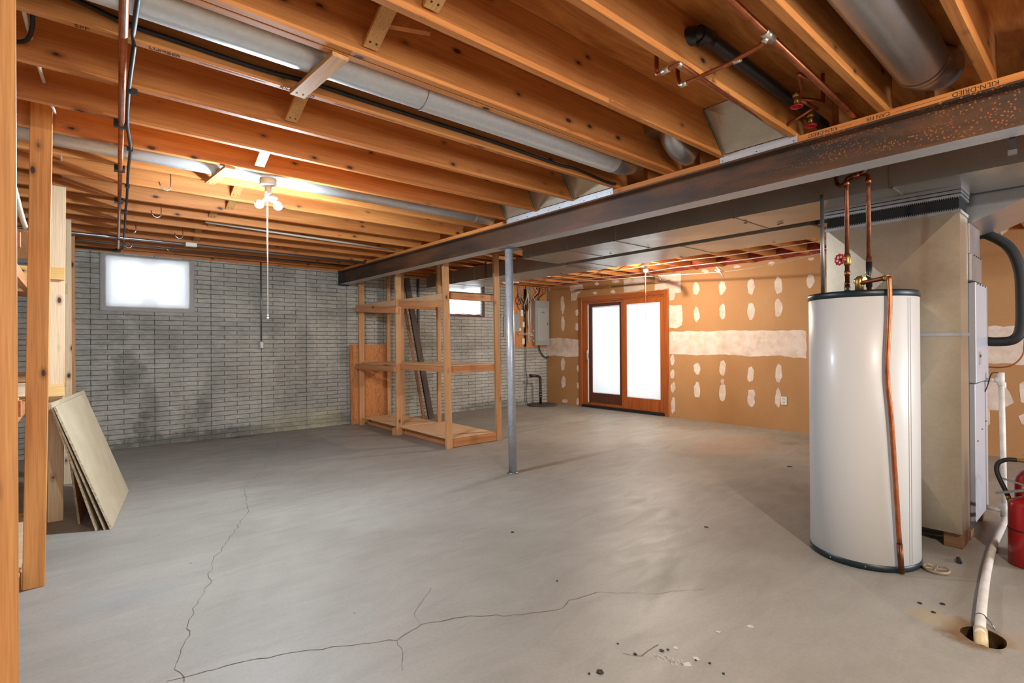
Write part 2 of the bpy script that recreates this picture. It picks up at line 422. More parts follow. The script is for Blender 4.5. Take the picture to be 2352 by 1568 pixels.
def mat_beam():
    t = NT('rusty_steel_beam'); v = t.coords(rnd=False)
    n = t.noise(t.coords((1, .6, 3), rnd=False), 1.6, 5, .6); r = t.ramp(n, [(.35, srgb(50, 41, 34)), (.65, srgb(90, 60, 38))])
    vo = t.n.new('ShaderNodeTexVoronoi'); vo.inputs['Scale'].default_value = 75; t.link(v, vo.inputs['Vector'])
    rv = t.ramp(vo.outputs['Distance'], [(.20, (1, 1, 1)), (.36, (0, 0, 0))])
    sp = t.n.new('ShaderNodeSeparateXYZ'); t.link(v, sp.inputs[0])
    ry = t.ramp(t.math('DIVIDE', sp.outputs[1], 3.0), [(.15, (1, 1, 1)), (.75, (0, 0, 0))])
    nn = t.noise(t.coords((1, .8, 5), rnd=False), 2.2, 3, .5); rn = t.ramp(nn, [(.42, (0, 0, 0)), (.56, (1, 1, 1))])
    fac = t.math('MULTIPLY', t.math('MULTIPLY', rv.outputs[0], ry.outputs[0]), rn.outputs[0])
    c = t.mix(fac, r.outputs[0], srgb(176, 98, 40))
    n4 = t.noise(t.coords((1, .5, 2), rnd=False), 3, 4, .6); r4 = t.ramp(n4, [(.5, (0, 0, 0)), (.75, (.5, .5, .5))]); c = t.mix(r4.outputs[0], c, srgb(140, 84, 44))
    t.link(c, t.b.inputs['Base Color']); t.b.inputs['Roughness'].default_value = .55; t.b.inputs['Metallic'].default_value = 0
    return t.m
def mat_cloth():
    t = NT('thin_white_sheet'); b = t.b
    tr = t.n.new('ShaderNodeBsdfTranslucent'); df = t.n.new('ShaderNodeBsdfDiffuse'); mx = t.n.new('ShaderNodeMixShader')
    tr.inputs[0].default_value = (.92, .93, .95, 1); df.inputs[0].default_value = (.62, .60, .58, 1); mx.inputs[0].default_value = .55
    t.link(tr.outputs[0], mx.inputs[2]); t.link(df.outputs[0], mx.inputs[1]); t.link(mx.outputs[0], t.n['Material Output'].inputs[0]); t.n.remove(b)
    return t.m
def mat_trans(name, tcol, dcol, f):
    t = NT(name); tr = t.n.new('ShaderNodeBsdfTranslucent'); df = t.n.new('ShaderNodeBsdfDiffuse'); mx = t.n.new('ShaderNodeMixShader')
    tr.inputs[0].default_value = tcol; df.inputs[0].default_value = dcol; mx.inputs[0].default_value = f
    t.link(tr.outputs[0], mx.inputs[2]); t.link(df.outputs[0], mx.inputs[1]); t.link(mx.outputs[0], t.n['Material Output'].inputs[0]); t.n.remove(t.b)
    return t.m
def emit(name, col, s):
    t = NT(name); t.b.inputs['Base Color'].default_value = (0, 0, 0, 1); t.b.inputs['Emission Color'].default_value = tuple(col) + (1,)
    t.b.inputs['Emission Strength'].default_value = s; return t.m
def glass():
    t = NT('window_glass'); g = t.n.new('ShaderNodeBsdfTransparent'); gl = t.n.new('ShaderNodeBsdfGlossy'); mx = t.n.new('ShaderNodeMixShader')
    gl.inputs['Roughness'].default_value = .02; mx.inputs[0].default_value = .08; g.inputs[0].default_value = (.95, .97, .97, 1)
    t.link(g.outputs[0], mx.inputs[1]); t.link(gl.outputs[0], mx.inputs[2]); t.link(mx.outputs[0], t.n['Material Output'].inputs[0]); t.n.remove(t.b)
    return t.m
M_sub = mat_subfloor(); M_brick = mat_brick(); M_conc = mat_concrete(); M_dry = mat_drywall(); M_mud = mat_mud(); M_beam = mat_beam()
M_cloth = mat_cloth(); M_glass = glass()
M_blind = mat_trans('white_blind_slat', (.95, .96, .97, 1), (.85, .86, .86, 1), .5)
M_ply = mat_ply('fir_plywood_panel', (206, 140, 82), (176, 106, 54), 'Z')
M_plyY = mat_ply('pale_shelf_plywood', (222, 184, 142), (206, 164, 120), 'Y')
M_board = speck('beige_drywall_sheet', (176, 160, 130), (190, 176, 148), 5, .7, 0, 0)
M_boarde = speck('drywall_sheet_edge', (150, 134, 104), (206, 196, 176), 60, .8, 0, 0)
M_crack = plain('dark_floor_crack', (98, 84, 70), .9)  # dark strips drawn for the floor cracks and a scratch
M_scuff = plain('pale_floor_scuff', (196, 188, 174), .8)
M_pit = speck('wet_rusty_pit', (34, 26, 18), (86, 60, 32), 18, .4, 0, .3)
M_plain_wall = plain('bare_concrete_wall', (176, 172, 164), .8)

ZJ = 2.487; ZS = 2.722          # joist undersides, subfloor
WX0, WX1, WY0, WY1 = -3.4, 7.83, -3.4, 8.05

# ------------------------------------------------------------------ the setting
# floor with a drain hole and hairline cracks
bm = NB()
hole = [tuple(v.xy) for v in curve([(x, y, 0) for x, y in [(3.001,.461),(2.960,.430),(2.935,.385),(2.945,.335),(2.99,.312),(3.06,.318),(3.10,.355),(3.115,.405),(3.09,.440),(3.045,.462),(3.002,.461)]], 4)][:-1]
ov = [bm.verts.new((x, y, 0)) for x, y in ((WX0-.3, WY0-.3), (WX1+.3, WY0-.3), (WX1+.3, WY1+.3), (WX0-.3, WY1+.3))]
hv = [bm.verts.new((x, y, 0)) for x, y in hole]
for L in (ov, hv):
    for i in range(len(L)): bm.edges.new((L[i], L[(i+1) % len(L)]))
bmesh.ops.triangle_fill(bm, edges=bm.edges[:], use_beauty=True)
for f in bm.faces: f.material_index = 0
lv = [bm.verts.new((3.02 + (x-3.02)*.8, .385 + (y-.385)*.8, -.16)) for x, y in hole]
for i in range(len(hv)):
    f = bm.faces.new((hv[i], hv[(i+1) % len(hv)], lv[(i+1) % len(hv)], lv[i])); f.material_index = 2
f = bm.faces.new(lv); f.material_index = 2
def crack(pts, wd, jit=.012, step=.035):
    P = [Vector(p) for p in pts]; path = []
    for a, b in zip(P[:-1], P[1:]):
        n = max(1, int((b - a).length / step))
        for k in range(n):
            q = a.lerp(b, k / n); path.append(q + Vector((random.uniform(-jit, jit), random.uniform(-jit, jit), 0)))
    path.append(P[-1])
    L = []
    for i, p in enumerate(path):
        d = (path[min(i+1, len(path)-1)] - path[max(i-1, 0)]).normalized(); nrm = Vector((-d.y, d.x, 0)); ww = wd * random.uniform(.35, 1.0)
        L.append((bm.verts.new((p + nrm * ww).xy.to_3d() + Vector((0, 0, .0012))), bm.verts.new((p - nrm * ww).xy.to_3d() + Vector((0, 0, .0012)))))
    for a, b in zip(L[:-1], L[1:]):
        f = bm.faces.new((a[0], a[1], b[1], b[0])); f.material_index = 1
def cz(l): return [atZ(x, y, 0) for x, y in l]
crack(cz([(425,1562),(408,1535),(420,1490),(433,1440),(447,1395),(480,1340),(486,1290),(520,1250),(552,1200),(572,1170),(560,1120)]), .0022)
crack(cz([(560,1120),(605,1075),(632,1040),(640,1010)]), .0014, .02)
crack(cz([(380,1566),(425,1556),(520,1530),(640,1503),(760,1487),(850,1475),(912,1470),(968,1432),(1080,1414),(1180,1414),(1290,1398),(1310,1378),(1370,1360)]), .0024, .008)
crack(cz([(1370,1360),(1500,1362),(1620,1352)]), .0010, .008)
crack(cz([(912,1470),(925,1500),(925,1540)]), .0010, .006)
crack(cz([(968,1432),(950,1410),(990,1350)]), .0010, .006)
crack(cz([(1235,983),(1300,972),(1370,962),(1395,952),(1425,944)]), .0035, .02)
crack(cz([(1430,1500),(1455,1506),(1472,1507),(1490,1494),(1512,1480)]), .0022, .003)
for k in range(16):
    a = atZ(1500 + k*4.2 + random.uniform(-2, 2), 1500 + k*.9, .001); b = atZ(1514 + k*4.2 + random.uniform(-4, 4), 1517 + k*.9 + random.uniform(-4, 4), .001)
    q = (b - a).cross(Vector((0, 0, 1))).normalized() * .0012
    f = face(bm, (a + q, a - q, b - q, b + q), 3)
for (x, y, r) in ((1552, 1487, .012), (1578, 1525, .02), (1600, 1512, .014), (1722, 1438, .016), (1650, 1450, .012)):
    c0 = atZ(x, y, .001); face(bm, [c0 + Vector((math.cos(a) * r * random.uniform(.5, 1.2), math.sin(a) * r * random.uniform(.5, 1.2), 0)) for a in [2*PI*j/9 for j in range(9)]], 3)
floor = obj('floor', bm, [M_conc, M_crack, M_pit, M_scuff], origin=(0, 0, 0), kind='structure')
for p in floor.data.polygons:
    if p.material_index in (0, 1, 3) and p.normal.z < 0: p.flip()

def wallboxes(name, axis, c0, c1, a0, a1, z0, z1, holes, mats):
    """wall slab with rectangular holes [(a,b,za,zb)], built as boxes around them"""
    bm = NB(); cuts = sorted(set([a0, a1] + [h[0] for h in holes] + [h[1] for h in holes]))
    for a, b in zip(cuts[:-1], cuts[1:]):
        hs = [h for h in holes if h[0] <= a + 1e-6 and h[1] >= b - 1e-6]
        segs = [(z0, z1)]
        for h in hs:
            ns = []
            for s0, s1 in segs:
                if h[2] > s0: ns.append((s0, min(s1, h[2])))
                if h[3] < s1: ns.append((max(s0, h[3]), s1))
            segs = [s for s in ns if s[1] - s[0] > 1e-4]
        for s0, s1 in segs:
            if axis == 'y': box(bm, a, b, c0, c1, s0, s1)
            else: box(bm, c0, c1, a, b, s0, s1)
    return obj(name, bm, mats, origin=(0, 0, 0), kind='structure')
wallboxes('wall_back', 'y', WY1, WY1 + .26, WX0 - .3, WX1 + .3, 0, 2.45, [(.29, 1.15, 1.79, 2.40), (5.24, 6.09, 1.83, 2.42)], M_brick)
wr = wallboxes('wall_right', 'x', WX1, WX1 + .16, WY0 - .3, WY1, 0, 2.50, [(5.10, 7.02, 0, 2.13)], M_dry)
wallboxes('wall_left', 'x', WX0 - .26, WX0, WY0 - .3, WY1, 0, 2.45, [], M_plain_wall)
wallboxes('wall_front', 'y', WY0 - .26, WY0, WX0 - .3, WX1 + .3, 0, 2.45, [(4.5, 6.3, .55, 2.15), (-1.8, .8, .55, 2.15)], M_plain_wall)
bm = NB(); box(bm, WX0 - .3, WX1 + .3, WY0 - .3, WY1 + .3, ZS, ZS + .03); obj('ceiling', bm, M_sub, origin=(0, 0, 0), kind='structure')
# rim joists and sill plates on top of the walls
bm = NB(); box(bm, WX0, WX1, WY1 - .01, WY1 + .15, 2.45, ZJ); box(bm, WX0 - .3, WX1 + .3, WY1 + .1, WY1 + .14, ZJ, ZS); obj('trim_1', bm, M_joist, kind='structure')
bm = NB(); box(bm, WX1, WX1 + .16, WY0, WY1, 2.50, ZS); obj('trim_2', bm, M_joistY, kind='structure')
bm = NB(); box(bm, WX0 - .26, WX0, WY0, WY1, 2.45, ZS); obj('trim_3', bm, M_joistY, kind='structure')
bm = NB(); box(bm, WX0, WX1, WY0 - .26, WY0, 2.45, ZS); obj('trim_4', bm, M_joist, kind='structure')

# joint compound on the drywall: thin raised patches belonging to the wall
bm = NB(); XM = WX1 - .002
def blob(pts, name=None):
    vs = []
    n = len(pts)
    for i in range(n):
        a = Vector(pts[i]); b = Vector(pts[(i+1) % n]); k = max(1, int((b - a).length / .06))
        for j in range(k):
            q = a.lerp(b, j / k); vs.append(Vector((XM, q.y + random.uniform(-.008, .008), q.z + random.uniform(-.008, .008))))
    prism(bm, vs, (.003, 0, 0))
def C3(x, y): return atX(1150 + x / 2.6133, 450 + y / 2.6133, XM)
def ell(cx, cy, hw, hh):
    p = []
    for j in range(14):
        a = 2 * PI * j / 14; s = random.uniform(.86, 1.08)
        p.append(C3(cx + hw * math.cos(a) * s, cy + hh * math.sin(a) * s))
    blob(p)
def quad3(*q): blob([C3(x, y) for x, y in q])
for e in ((371,655,12,55),(373,765,11,48),(374,1010,13,37),(376,1118,13,40),(385,1230,18,11),(457,700,9,22),(457,785,9,25),(463,1035,7,20),(463,1138,7,20),(462,1235,9,22),
          (675,575,15,11),(690,513,25,10),(565,582,14,9),(577,528,14,10),(1031,985,13,33),(1030,1068,13,27),(1034,1150,15,32),(1035,1255,14,48),
          (1172,555,20,40),(1176,710,18,48),(1178,1035,20,38),(1180,1165,20,50),(1330,550,22,42),(1330,695,20,50),(1333,1032,20,48),(1331,1112,12,14),(1331,1180,21,55),
          (1502,542,22,50),(1502,688,22,52),(1500,1070,20,48),(1503,1212,24,58),(1667,537,25,50),(1667,670,24,57),(1670,1062,22,62),(1665,1210,20,60),(1860,510,25,43),
          (1228,450,22,12),(1420,424,22,9),(1625,404,20,12),(1862,378,20,10),(268,1090,9,55),(292,560,8,6)):
    ell(*e)
quad3((415,540),(490,528),(500,560),(462,590),(452,625),(425,628))
quad3((738,500),(860,488),(858,560),(800,575),(738,578))
quad3((925,483),(1080,462),(1082,575),(1045,585),(1038,625),(1012,628),(1008,556),(925,565))
quad3((1010,658),(1085,655),(1093,720),(1088,775),(1050,792),(1010,790))
quad3((1013,815),(1140,810),(1260,812),(1400,806),(1540,808),(1700,806),(1835,806),(1835,972),(1760,972),(1680,955),(1500,962),(1350,950),(1200,955),(1013,948))
quad3((262,858),(350,850),(468,862),(468,962),(400,965),(330,958),(262,960))
def CR(*q): blob([atX(x, y, XM) for x, y in q])
CR((2080,752),(2200,750),(2360,748),(2360,838),(2300,834),(2200,836),(2080,830))
CR((2255,872),(2300,868),(2318,900),(2327,925),(2308,935),(2290,942),(2272,940),(2274,975),(2262,980),(2255,960))
CR((2342,880),(2360,872),(2360,930),(2346,922)); CR((2341,955),(2360,945),(2360,976),(2346,972))
CR((2290,520),(2320,512),(2318,530),(2300,540)); CR((2335,700),(2345,700),(2346,740),(2338,738))
obj('trim_5', bm, M_mud, origin=(0, 0, 0), kind='structure')

# ------------------------------------------------------------------ windows and sliding door
def window(name, x0, x1, z0, z1):
    t = thing(name, None, None, ((x0+x1)/2, WY1 + .1, z0), kind='structure')
    bm = NB(); y0, y1 = WY1 + .10, WY1 + .16
    for a in ((x0, x1, z0, z0+.04), (x0, x1, z1-.04, z1)): box(bm, a[0], a[1], y0, y1, a[2], a[3])
    for a in ((x0, x0+.04), (x1-.04, x1)): box(bm, a[0], a[1], y0, y1, z0+.04, z1-.04)
    xm = (x0+x1)/2; box(bm, xm-.015, xm+.015, y0, y1, z0+.04, z1-.04)
    fr = obj('window_frame', bm, M_oakd, t)
    bm = NB(); box(bm, x0+.03, x1-.03, WY1+.125, WY1+.131, z0+.03, z1-.03); obj('glass_pane', bm, M_glass, fr)
    return t
window('window_1', .29, 1.15, 1.79, 2.40)
w2 = window('window_2', 5.24, 6.09, 1.83, 2.42)
bm = NB(); nx = 24
for i in range(nx):
    xa = 5.245 + .84 * i / nx; xb = 5.245 + .84 * (i+1) / nx
    ya = WY1 + .06 + .006*math.sin(i*1.3); yb = WY1 + .06 + .006*math.sin((i+1)*1.3)
    f = face(bm, ((xa, ya, 1.85 + .006*math.sin(i*.9)), (xb, yb, 1.85 + .006*math.sin((i+1)*.9)), (xb, yb, 2.415), (xa, ya, 2.415)), 0, True)
obj('glare_film', bm, M_cloth, w2, label='added translucent white film giving the pane its overexposed look')  # film added so the window reads as blown-out white
bm = NB()
for a in ((5.21, 5.24, 1.80, 2.44), (6.09, 6.125, 1.80, 2.44), (5.24, 6.09, 1.80, 1.83)): box(bm, a[0], a[1], WY1 - .012, WY1 + .02, a[2], a[3])
obj('casing', bm, M_oakd, w2)
# sheet hung over window 1
bm = NB(); nx, nz = 46, 34; g = []
x0, x1, z0, z1 = .222, 1.218, 1.722, 2.437
for j in range(nz + 1):
    row = []
    for i in range(nx + 1):
        u = i / nx; v = j / nz
        x = x0 + (x1-x0) * u; z = z0 + (z1-z0) * v - .006 * math.sin(PI*u) * v
        inn = min(1, max(0, min(x-.29, 1.15-x)) / .10) * min(1, max(0, min(z-1.79, 2.40-z)) / .10)
        fold = .010 * math.sin(38*u + 5*math.sin(6*v)) * (max(0, abs(u-.5)-.22) * 2.4) + .006 * math.sin(20*v + 9*u) * (1-v) ** 2
        row.append(bm.verts.new((x, WY1 - .010 - abs(fold) + .035 * inn, z)))
    g.append(row)
for j in range(nz):
    for i in range(nx):
        f = bm.faces.new((g[j][i], g[j][i+1], g[j+1][i+1], g[j+1][i])); f.smooth = True
o = obj('window_sheet', bm, M_cloth, label='thin white sheet stapled over the left basement window in the brick wall', cat='curtain')
s = o.modifiers.new('thickness', 'SOLIDIFY'); s.thickness = .001

# sliding patio door
d = thing('door_1', None, None, (WX1, 6.06, 0), kind='structure')
bm = NB(); X0 = WX1 - .022
box(bm, X0, WX1+.02, 7.015, 7.095, 0, 2.205); box(bm, X0, WX1+.02, 5.025, 5.105, 0, 2.205); obj('casing_side', bm, M_oak, d, bevel=.004)
bm = NB(); box(bm, X0, WX1+.02, 5.105, 7.015, 2.125, 2.205); obj('casing_head', bm, M_oakY, d, bevel=.004)
bm = NB()
box(bm, WX1, WX1+.13, 6.965, 7.02, .052, 2.13); box(bm, WX1, WX1+.13, 5.10, 5.135, .052, 2.13)
box(bm, WX1, WX1+.13, 5.135, 6.965, 2.095, 2.13); obj('jamb', bm, M_oak, d)
bm = NB(); box(bm, WX1-.03, WX1+.13, 5.10, 7.02, 0, .052); obj('threshold', bm, M_darksteel, d)
def sash(name, y0, y1, x, mat, matr, st, top, bot, z0=.054, z1=2.094):
    bm = NB(); box(bm, x, x+.04, y0, y0+st, z0, z1); box(bm, x, x+.04, y1-st, y1, z0, z1)
    box(bm, x, x+.04, y0+st, y1-st, z0, z0+bot); box(bm, x, x+.04, y0+st, y1-st, z1-top, z1)
    o = obj(name, bm, [mat], d)
    bm = NB(); box(bm, x+.032, x+.038, y0+st-.01, y1-st+.01, z0+bot-.01, z1-top+.01)
    g = obj('glass_pane', bm, M_glass, o)
    return o
sash('sliding_panel', 6.03, 6.885, WX1+.045, M_oakd, M_oakd, .085, .09, .24)
sash('fixed_panel', 5.13, 6.005, WX1+.01, M_oak, M_oak, .075, .09, .22)
# screen frame around sliding panel, bright strip of daylight gap at the left
bm = NB(); xs = WX1+.012
box(bm, xs, xs+.025, 6.90, 6.966, .036, 2.095); box(bm, xs, xs+.025, 6.005, 6.05, .05, 2.085); box(bm, xs, xs+.025, 6.05, 6.90, 2.06, 2.09); box(bm, xs, xs+.025, 6.05, 6.90, .05, .10)
obj('screen_frame', bm, M_oak, d)
bm = NB(); box(bm, WX1+.03, WX1+.05, 6.888, 6.898, .06, 2.04); obj('weather_strip', bm, plain('white_vinyl', (240, 240, 240), .4), d, label='white vinyl strip')
for (y0, y1, z0, z1, x, tilt) in ((6.118, 6.795, .292, 2.0, WX1+.06, 72), (5.208, 5.925, .275, 1.998, WX1+.022, 66)):
    bm = NB(); n = 64; dz = (z1 - z0 - .03) / n; a = math.radians(tilt); hw = .0150
    for k in range(n):
        zc = z0 + .02 + dz * (k + .5)
        p = [Vector((x - hw*math.cos(a), 0, zc - hw*math.sin(a))), Vector((x, 0, zc + .001)), Vector((x + hw*math.cos(a), 0, zc + hw*math.sin(a)))]
        for q0, q1 in zip(p[:-1], p[1:]):
            f = bm.faces.new([bm.verts.new((q0.x, y0, q0.z)), bm.verts.new((q0.x, y1, q0.z)), bm.verts.new((q1.x, y1, q1.z)), bm.verts.new((q1.x, y0, q1.z))])
    box(bm, x-.006, x+.006, y0, y1, z0, z0+.014); box(bm, x-.012, x+.012, y0, y1, z1-.02, z1)
    for yy in (y0+.12, y1-.12): box(bm, x-.0135, x-.0128, yy-.001, yy+.001, z0, z1)
    obj('blind', bm, M_blind, d, label='white horizontal mini blind')
bm = NB(); tube(bm, bend([(WX1-.01, 6.872, 1.16), (WX1-.035, 6.862, 1.13), (WX1-.035, 6.862, .95), (WX1-.01, 6.872, .92)], .03), .007, 8); box(bm, WX1+.005, WX1+.012, 6.865, 6.90, .98, 1.08)
obj('handle', bm, M_chrome, d, label='steel pull handle')
# daylight opening behind the camera
t = thing('window_3', None, None, (5.4, WY0, .55), kind='structure')
bm = NB()
for a in ((4.5, 6.3, .55, .60), (4.5, 6.3, 2.10, 2.15)): box(bm, a[0], a[1], WY0-.14, WY0-.08, a[2], a[3])
for a in ((4.5, 4.55), (5.37, 5.43), (6.25, 6.3)): box(bm, a[0], a[1], WY0-.14, WY0-.08, .60, 2.10)
obj('window_frame', bm, M_oakd, t)
t = thing('window_added_fill', None, None, (-.5, WY0, .55), kind='structure')  # unseen window, added to fill ceiling and near faces with light
bm = NB()
for a in ((-1.8, .8, .55, .60), (-1.8, .8, 2.10, 2.15)): box(bm, a[0], a[1], WY0-.14, WY0-.08, a[2], a[3])
for a in ((-1.8, -1.75), (-.53, -.47), (.75, .8)): box(bm, a[0], a[1], WY0-.14, WY0-.08, .60, 2.10)
obj('window_frame', bm, M_oakd, t)

# ------------------------------------------------------------------ steel beam, sill plate, pole
XB = 3.26; ZB0, ZB1 = 2.245, 2.449
bm = NB()
sec = [(-.075,ZB0),(.075,ZB0),(.075,ZB0+.011),(.012,ZB0+.016),(.004,ZB0+.024),(.004,ZB1-.024),(.012,ZB1-.016),(.075,ZB1-.011),(.075,ZB1),(-.075,ZB1),(-.075,ZB1-.011),(-.012,ZB1-.016),(-.004,ZB1-.024),(-.004,ZB0+.024),(-.012,ZB0+.016),(-.075,ZB0+.011)]
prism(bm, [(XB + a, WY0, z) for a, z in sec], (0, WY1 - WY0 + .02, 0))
bt = thing('steel_beam', 'long rusty steel I-beam carrying the ceiling joists on top of the pole', 'beam', (XB, 3, ZB0))
bt['_o'] = (0, 0, 0); bt.location = (0, 0, 0)
bo = obj('beam_body', bm, [M_beam, galv('floor_lit_flange_steel', (200, 200, 204), .45, 60, .3)], bt)
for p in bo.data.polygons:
    if abs(p.normal.z) > .9 and p.center.z < ZB0 + .005: p.material_index = 1  # silvery steel underside, with light bounced off the floor put into its colour
bm = NB(); box(bm, XB-.085, XB+.085, WY1-.075, WY1-.065, ZB0-.02, ZB1+.002); obj('end_plate', bm, M_darksteel, bt, label='dark end plate against the brick wall')
def text_mesh(name, body, size, mat, parent, loc, rot):
    c = bpy.data.curves.new(name, 'FONT'); c.body = body; c.size = size; c.extrude = .0003; c.align_x = 'CENTER'; c.align_y = 'CENTER'
    o = bpy.data.objects.new(name, c); COL.objects.link(o)
    dg = bpy.context.evaluated_depsgraph_get(); me = bpy.data.meshes.new_from_object(o.evaluated_get(dg))
    bpy.data.objects.remove(o); bpy.data.curves.remove(c)
    me.materials.clear(); me.materials.append(mat)
    o = bpy.data.objects.new(name, me); COL.objects.link(o); o.parent = parent
    o.location = Vector(loc) - Vector(parent['_o'])
    o.rotation_euler = rot if rot else Matrix(((0, 0, -1), (1, 0, 0), (0, -1, 0))).to_euler()
    return o
pt = thing('sill_plate', 'orange lumber plate lying along the top of the rusty steel beam', 'lumber', (XB, 3.5, ZB1))
bm = NB(); box(bm, XB-.07, XB+.07, WY0, WY1-.01, ZB1, ZJ - .001); obj('plank', bm, M_joistY, pt, bevel=.002)
text_mesh('stamped_lettering', 'KILN-DRIED', .031, M_ctext, pt, (XB-.0705, .42, ZB1+.018), None)
text_mesh('stamped_lettering', 'CAN FIR', .028, M_ctext, pt, (XB-.0705, .80, ZB1+.018), None)
text_mesh('stamped_lettering', 'KILN-DRIED', .028, M_ctext, pt, (XB-.0705, 1.06, ZB1+.018), None)
pieces('stamped_line', [lambda bm, y0=y0, y1=y1: box(bm, XB-.0706, XB-.0702, y0, y1, ZB1+.016, ZB1+.0175) for y0, y1 in ((.52, .72), (.92, .98), (.02, .24))], M_ctext, pt)

pl = thing('support_pole', 'speckled galvanised round steel pole standing under the rusty beam', 'pole', (3.315, 3.915, 0))
bm = NB(); tube(bm, [(3.322, 3.912, 0), (3.298, 3.925, 2.232)], .0405, 28)
def mat_pole():
    t = NT('speckled_galvanised_pole'); v = t.coords(rnd=False); n = t.noise(v, 120, 3, .7); n2 = t.noise(v, 6, 4, .6)
    r = t.ramp(n, [(.42, srgb(166, 172, 182)), (.62, srgb(196, 202, 212)), (.72, srgb(246, 250, 255))])
    r2 = t.ramp(n2, [(.3, (.8, .8, .8)), (.6, (1, 1, 1))]); c = t.mix(1, r.outputs[0], r2.outputs[0], 'MULTIPLY')
    t.link(c, t.b.inputs['Base Color']); t.b.inputs['Metallic'].default_value = .35; t.b.inputs['Roughness'].default_value = .36; t.bump(n, .15, .003); return t.m
obj('tube', bm, mat_pole(), pl)
bm = NB(); box(bm, 3.20, 3.40, 3.85, 4.0, 2.232, 2.2445); obj('cap_plate', bm, M_zinc, pl)
bm = NB(); lathe(bm, [(.058, 0), (.056, .006), (.046, .014)], 3.322, 3.912, 24); obj('foot_ring', bm, M_zinc, pl)

# ------------------------------------------------------------------ ceiling joists
ORD = ['nearest', 'second', 'third', 'fourth', 'fifth', 'sixth', 'seventh', 'eighth', 'ninth', 'tenth', 'eleventh', 'twelfth', 'thirteenth', 'fourteenth', 'fifteenth', 'sixteenth', 'seventeenth', 'eighteenth', 'nineteenth']
JL = [.396, .80, 1.234, 1.665, 2.08, 2.514, 2.967, 3.415, 3.84, 4.28, 4.747, 5.226, 5.66, 6.12, 6.58, 7.05, 7.52, 8.0]
GJ = 'floor joists left of the steel beam'
special = {4: 'doubled ceiling joist beside the large round duct, left of the steel beam', 5: 'ceiling joist with black stamped lettering along its underside',
           8: 'ceiling joist the bright three-bulb lamp hangs beside, left of steel beam'}
def joist(y1, x0, x1, label, group, mat=M_joist, depth=None, th=.038):
    bm = NB(); box(bm, x0, x1, y1 - th, y1, ZJ, ZS - .001)
    return obj('ceiling_joist', bm, mat, label=label, cat='joist', group=group, bevel=.0025)
M_jl = [M_joist]
for i, y in enumerate(JL):
    n = len(JL) - 1 - i
    lab = special.get(i) or ('brown ceiling joist left of steel beam, %s from the brick wall' % (ORD[n] if n else 'nearest one'))
    o = joist(y, WX0 + .001, 3.30, lab, GJ)
    if i == 5: jst = o
joist(2.036, WX0 + .001, 3.30, 'second board of the doubled joist beside the large round duct', GJ)
for k in range(1, 9): pass
for k, y in enumerate((-.03, -.45, -.88, -1.3, -1.73, -2.15, -2.6, -3.0)):
    joist(y, WX0 + .001, 3.30, 'ceiling joist behind the viewpoint, %s of the row past the beam' % ORD[k], 'floor joists behind the viewpoint')
JR = [.20, .63, 1.06, 1.49, 1.92, 2.352, 2.761, 3.166, 3.577, 4.06, 4.497, 4.93, 5.36, 5.79, 6.22, 6.65, 7.12, 7.60, 7.93]
for i, y in enumerate(JR):
    n = len(JR) - 1 - i
    joist(y, 3.335, WX1 - .001, 'ceiling joist above the sliding door room, %s from the brick wall' % ORD[n], 'floor joists right of the steel beam')
jst['_o'] = tuple(jst.location)
for i, (txt, x) in enumerate((('SPF', .02), ('LUMBER', .28), ('KILN DRIED', .80), ('LUMBER', 1.85))):
    text_mesh('stamped_lettering', txt, .030, M_ctext, jst, (x, 2.495, ZJ - .0006), (PI, 0, 0))
pieces('stamped_line', [lambda bm, a=a, b=b: box(bm, a, b, 2.494, 2.4955, ZJ-.0007, ZJ-.0003) for a, b in ((.40, .66), (.98, 1.3), (2.0, 2.4))], M_ctext, jst)

# bridging strips between the joists (a strip, its nail heads)
def strip(x, ya, za, yb, zb, label, wd=.064, skew=0.0):
    bm = NB(); board(bm, (x + skew, ya, za), (x, yb, zb), wd, .018, side=(1, 0, 0))
    o = obj('bridging_strip', bm, M_strip, label=label, cat='wood strip', group='bridging strips between joists', bevel=.0015)
    o['_o'] = tuple(o.location)
    bm = NB()
    dd = (Vector((x, yb, zb)) - Vector((x + skew, ya, za))).normalized(); nn = dd.cross(Vector((1, 0, 0))).normalized()
    if nn.z > 0: nn = -nn
    for sx in (-.014, .014):
        p = Vector((x + sx, yb, zb)) - dd * .03 + nn * .0085
        tube(bm, [p, p + nn * .002], .0045, 8)
    obj('nail_head', bm, M_nail, o)
T = .038
def high_low(k, x, yb=None):
    ya = JL[k]; yb = JL[k+1] - T
    strip(x, ya + .012, ZS - .05, yb - .010, ZJ + .035, 'bridging strip slanting between joists, %s of the row from the steel beam end of the room' % ORD[k])
for k, x in ((2, .99), (3, .93), (5, .90), (7, .96), (9, 1.00), (10, 1.06), (11, 1.0), (12, 1.07), (13, 1.02), (14, 1.08), (15, 1.05)):
    lb = 'slanting bridging strip in the joist bay %s from the brick wall' % ORD[len(JL) - 2 - k]
    ya = JL[k]; yb = JL[k+1] - T - (.04 if k == 3 else 0)
    strip(x, ya + .014, ZS - .05, yb - .012, ZJ + .035, lb)
strip(.80, 2.05, ZJ - .010, 2.50, ZJ - .010, 'wide bridging strip nailed flat under the large round duct', .07, skew=.03)
strip(.745, 3.81, ZJ - .010, 4.27, ZJ - .010, 'bridging strip nailed flat under the thin round duct, left of the lamp', .064, skew=.04)
for k, x in ((0, 1.1), (1, 1.05)):
    strip(x, JL[k] + .014, ZS - .05, JL[k+1] - T - .012, ZJ + .035, 'slanting bridging strip in the joist bay %s from the brick wall' % ORD[len(JL) - 2 - k])
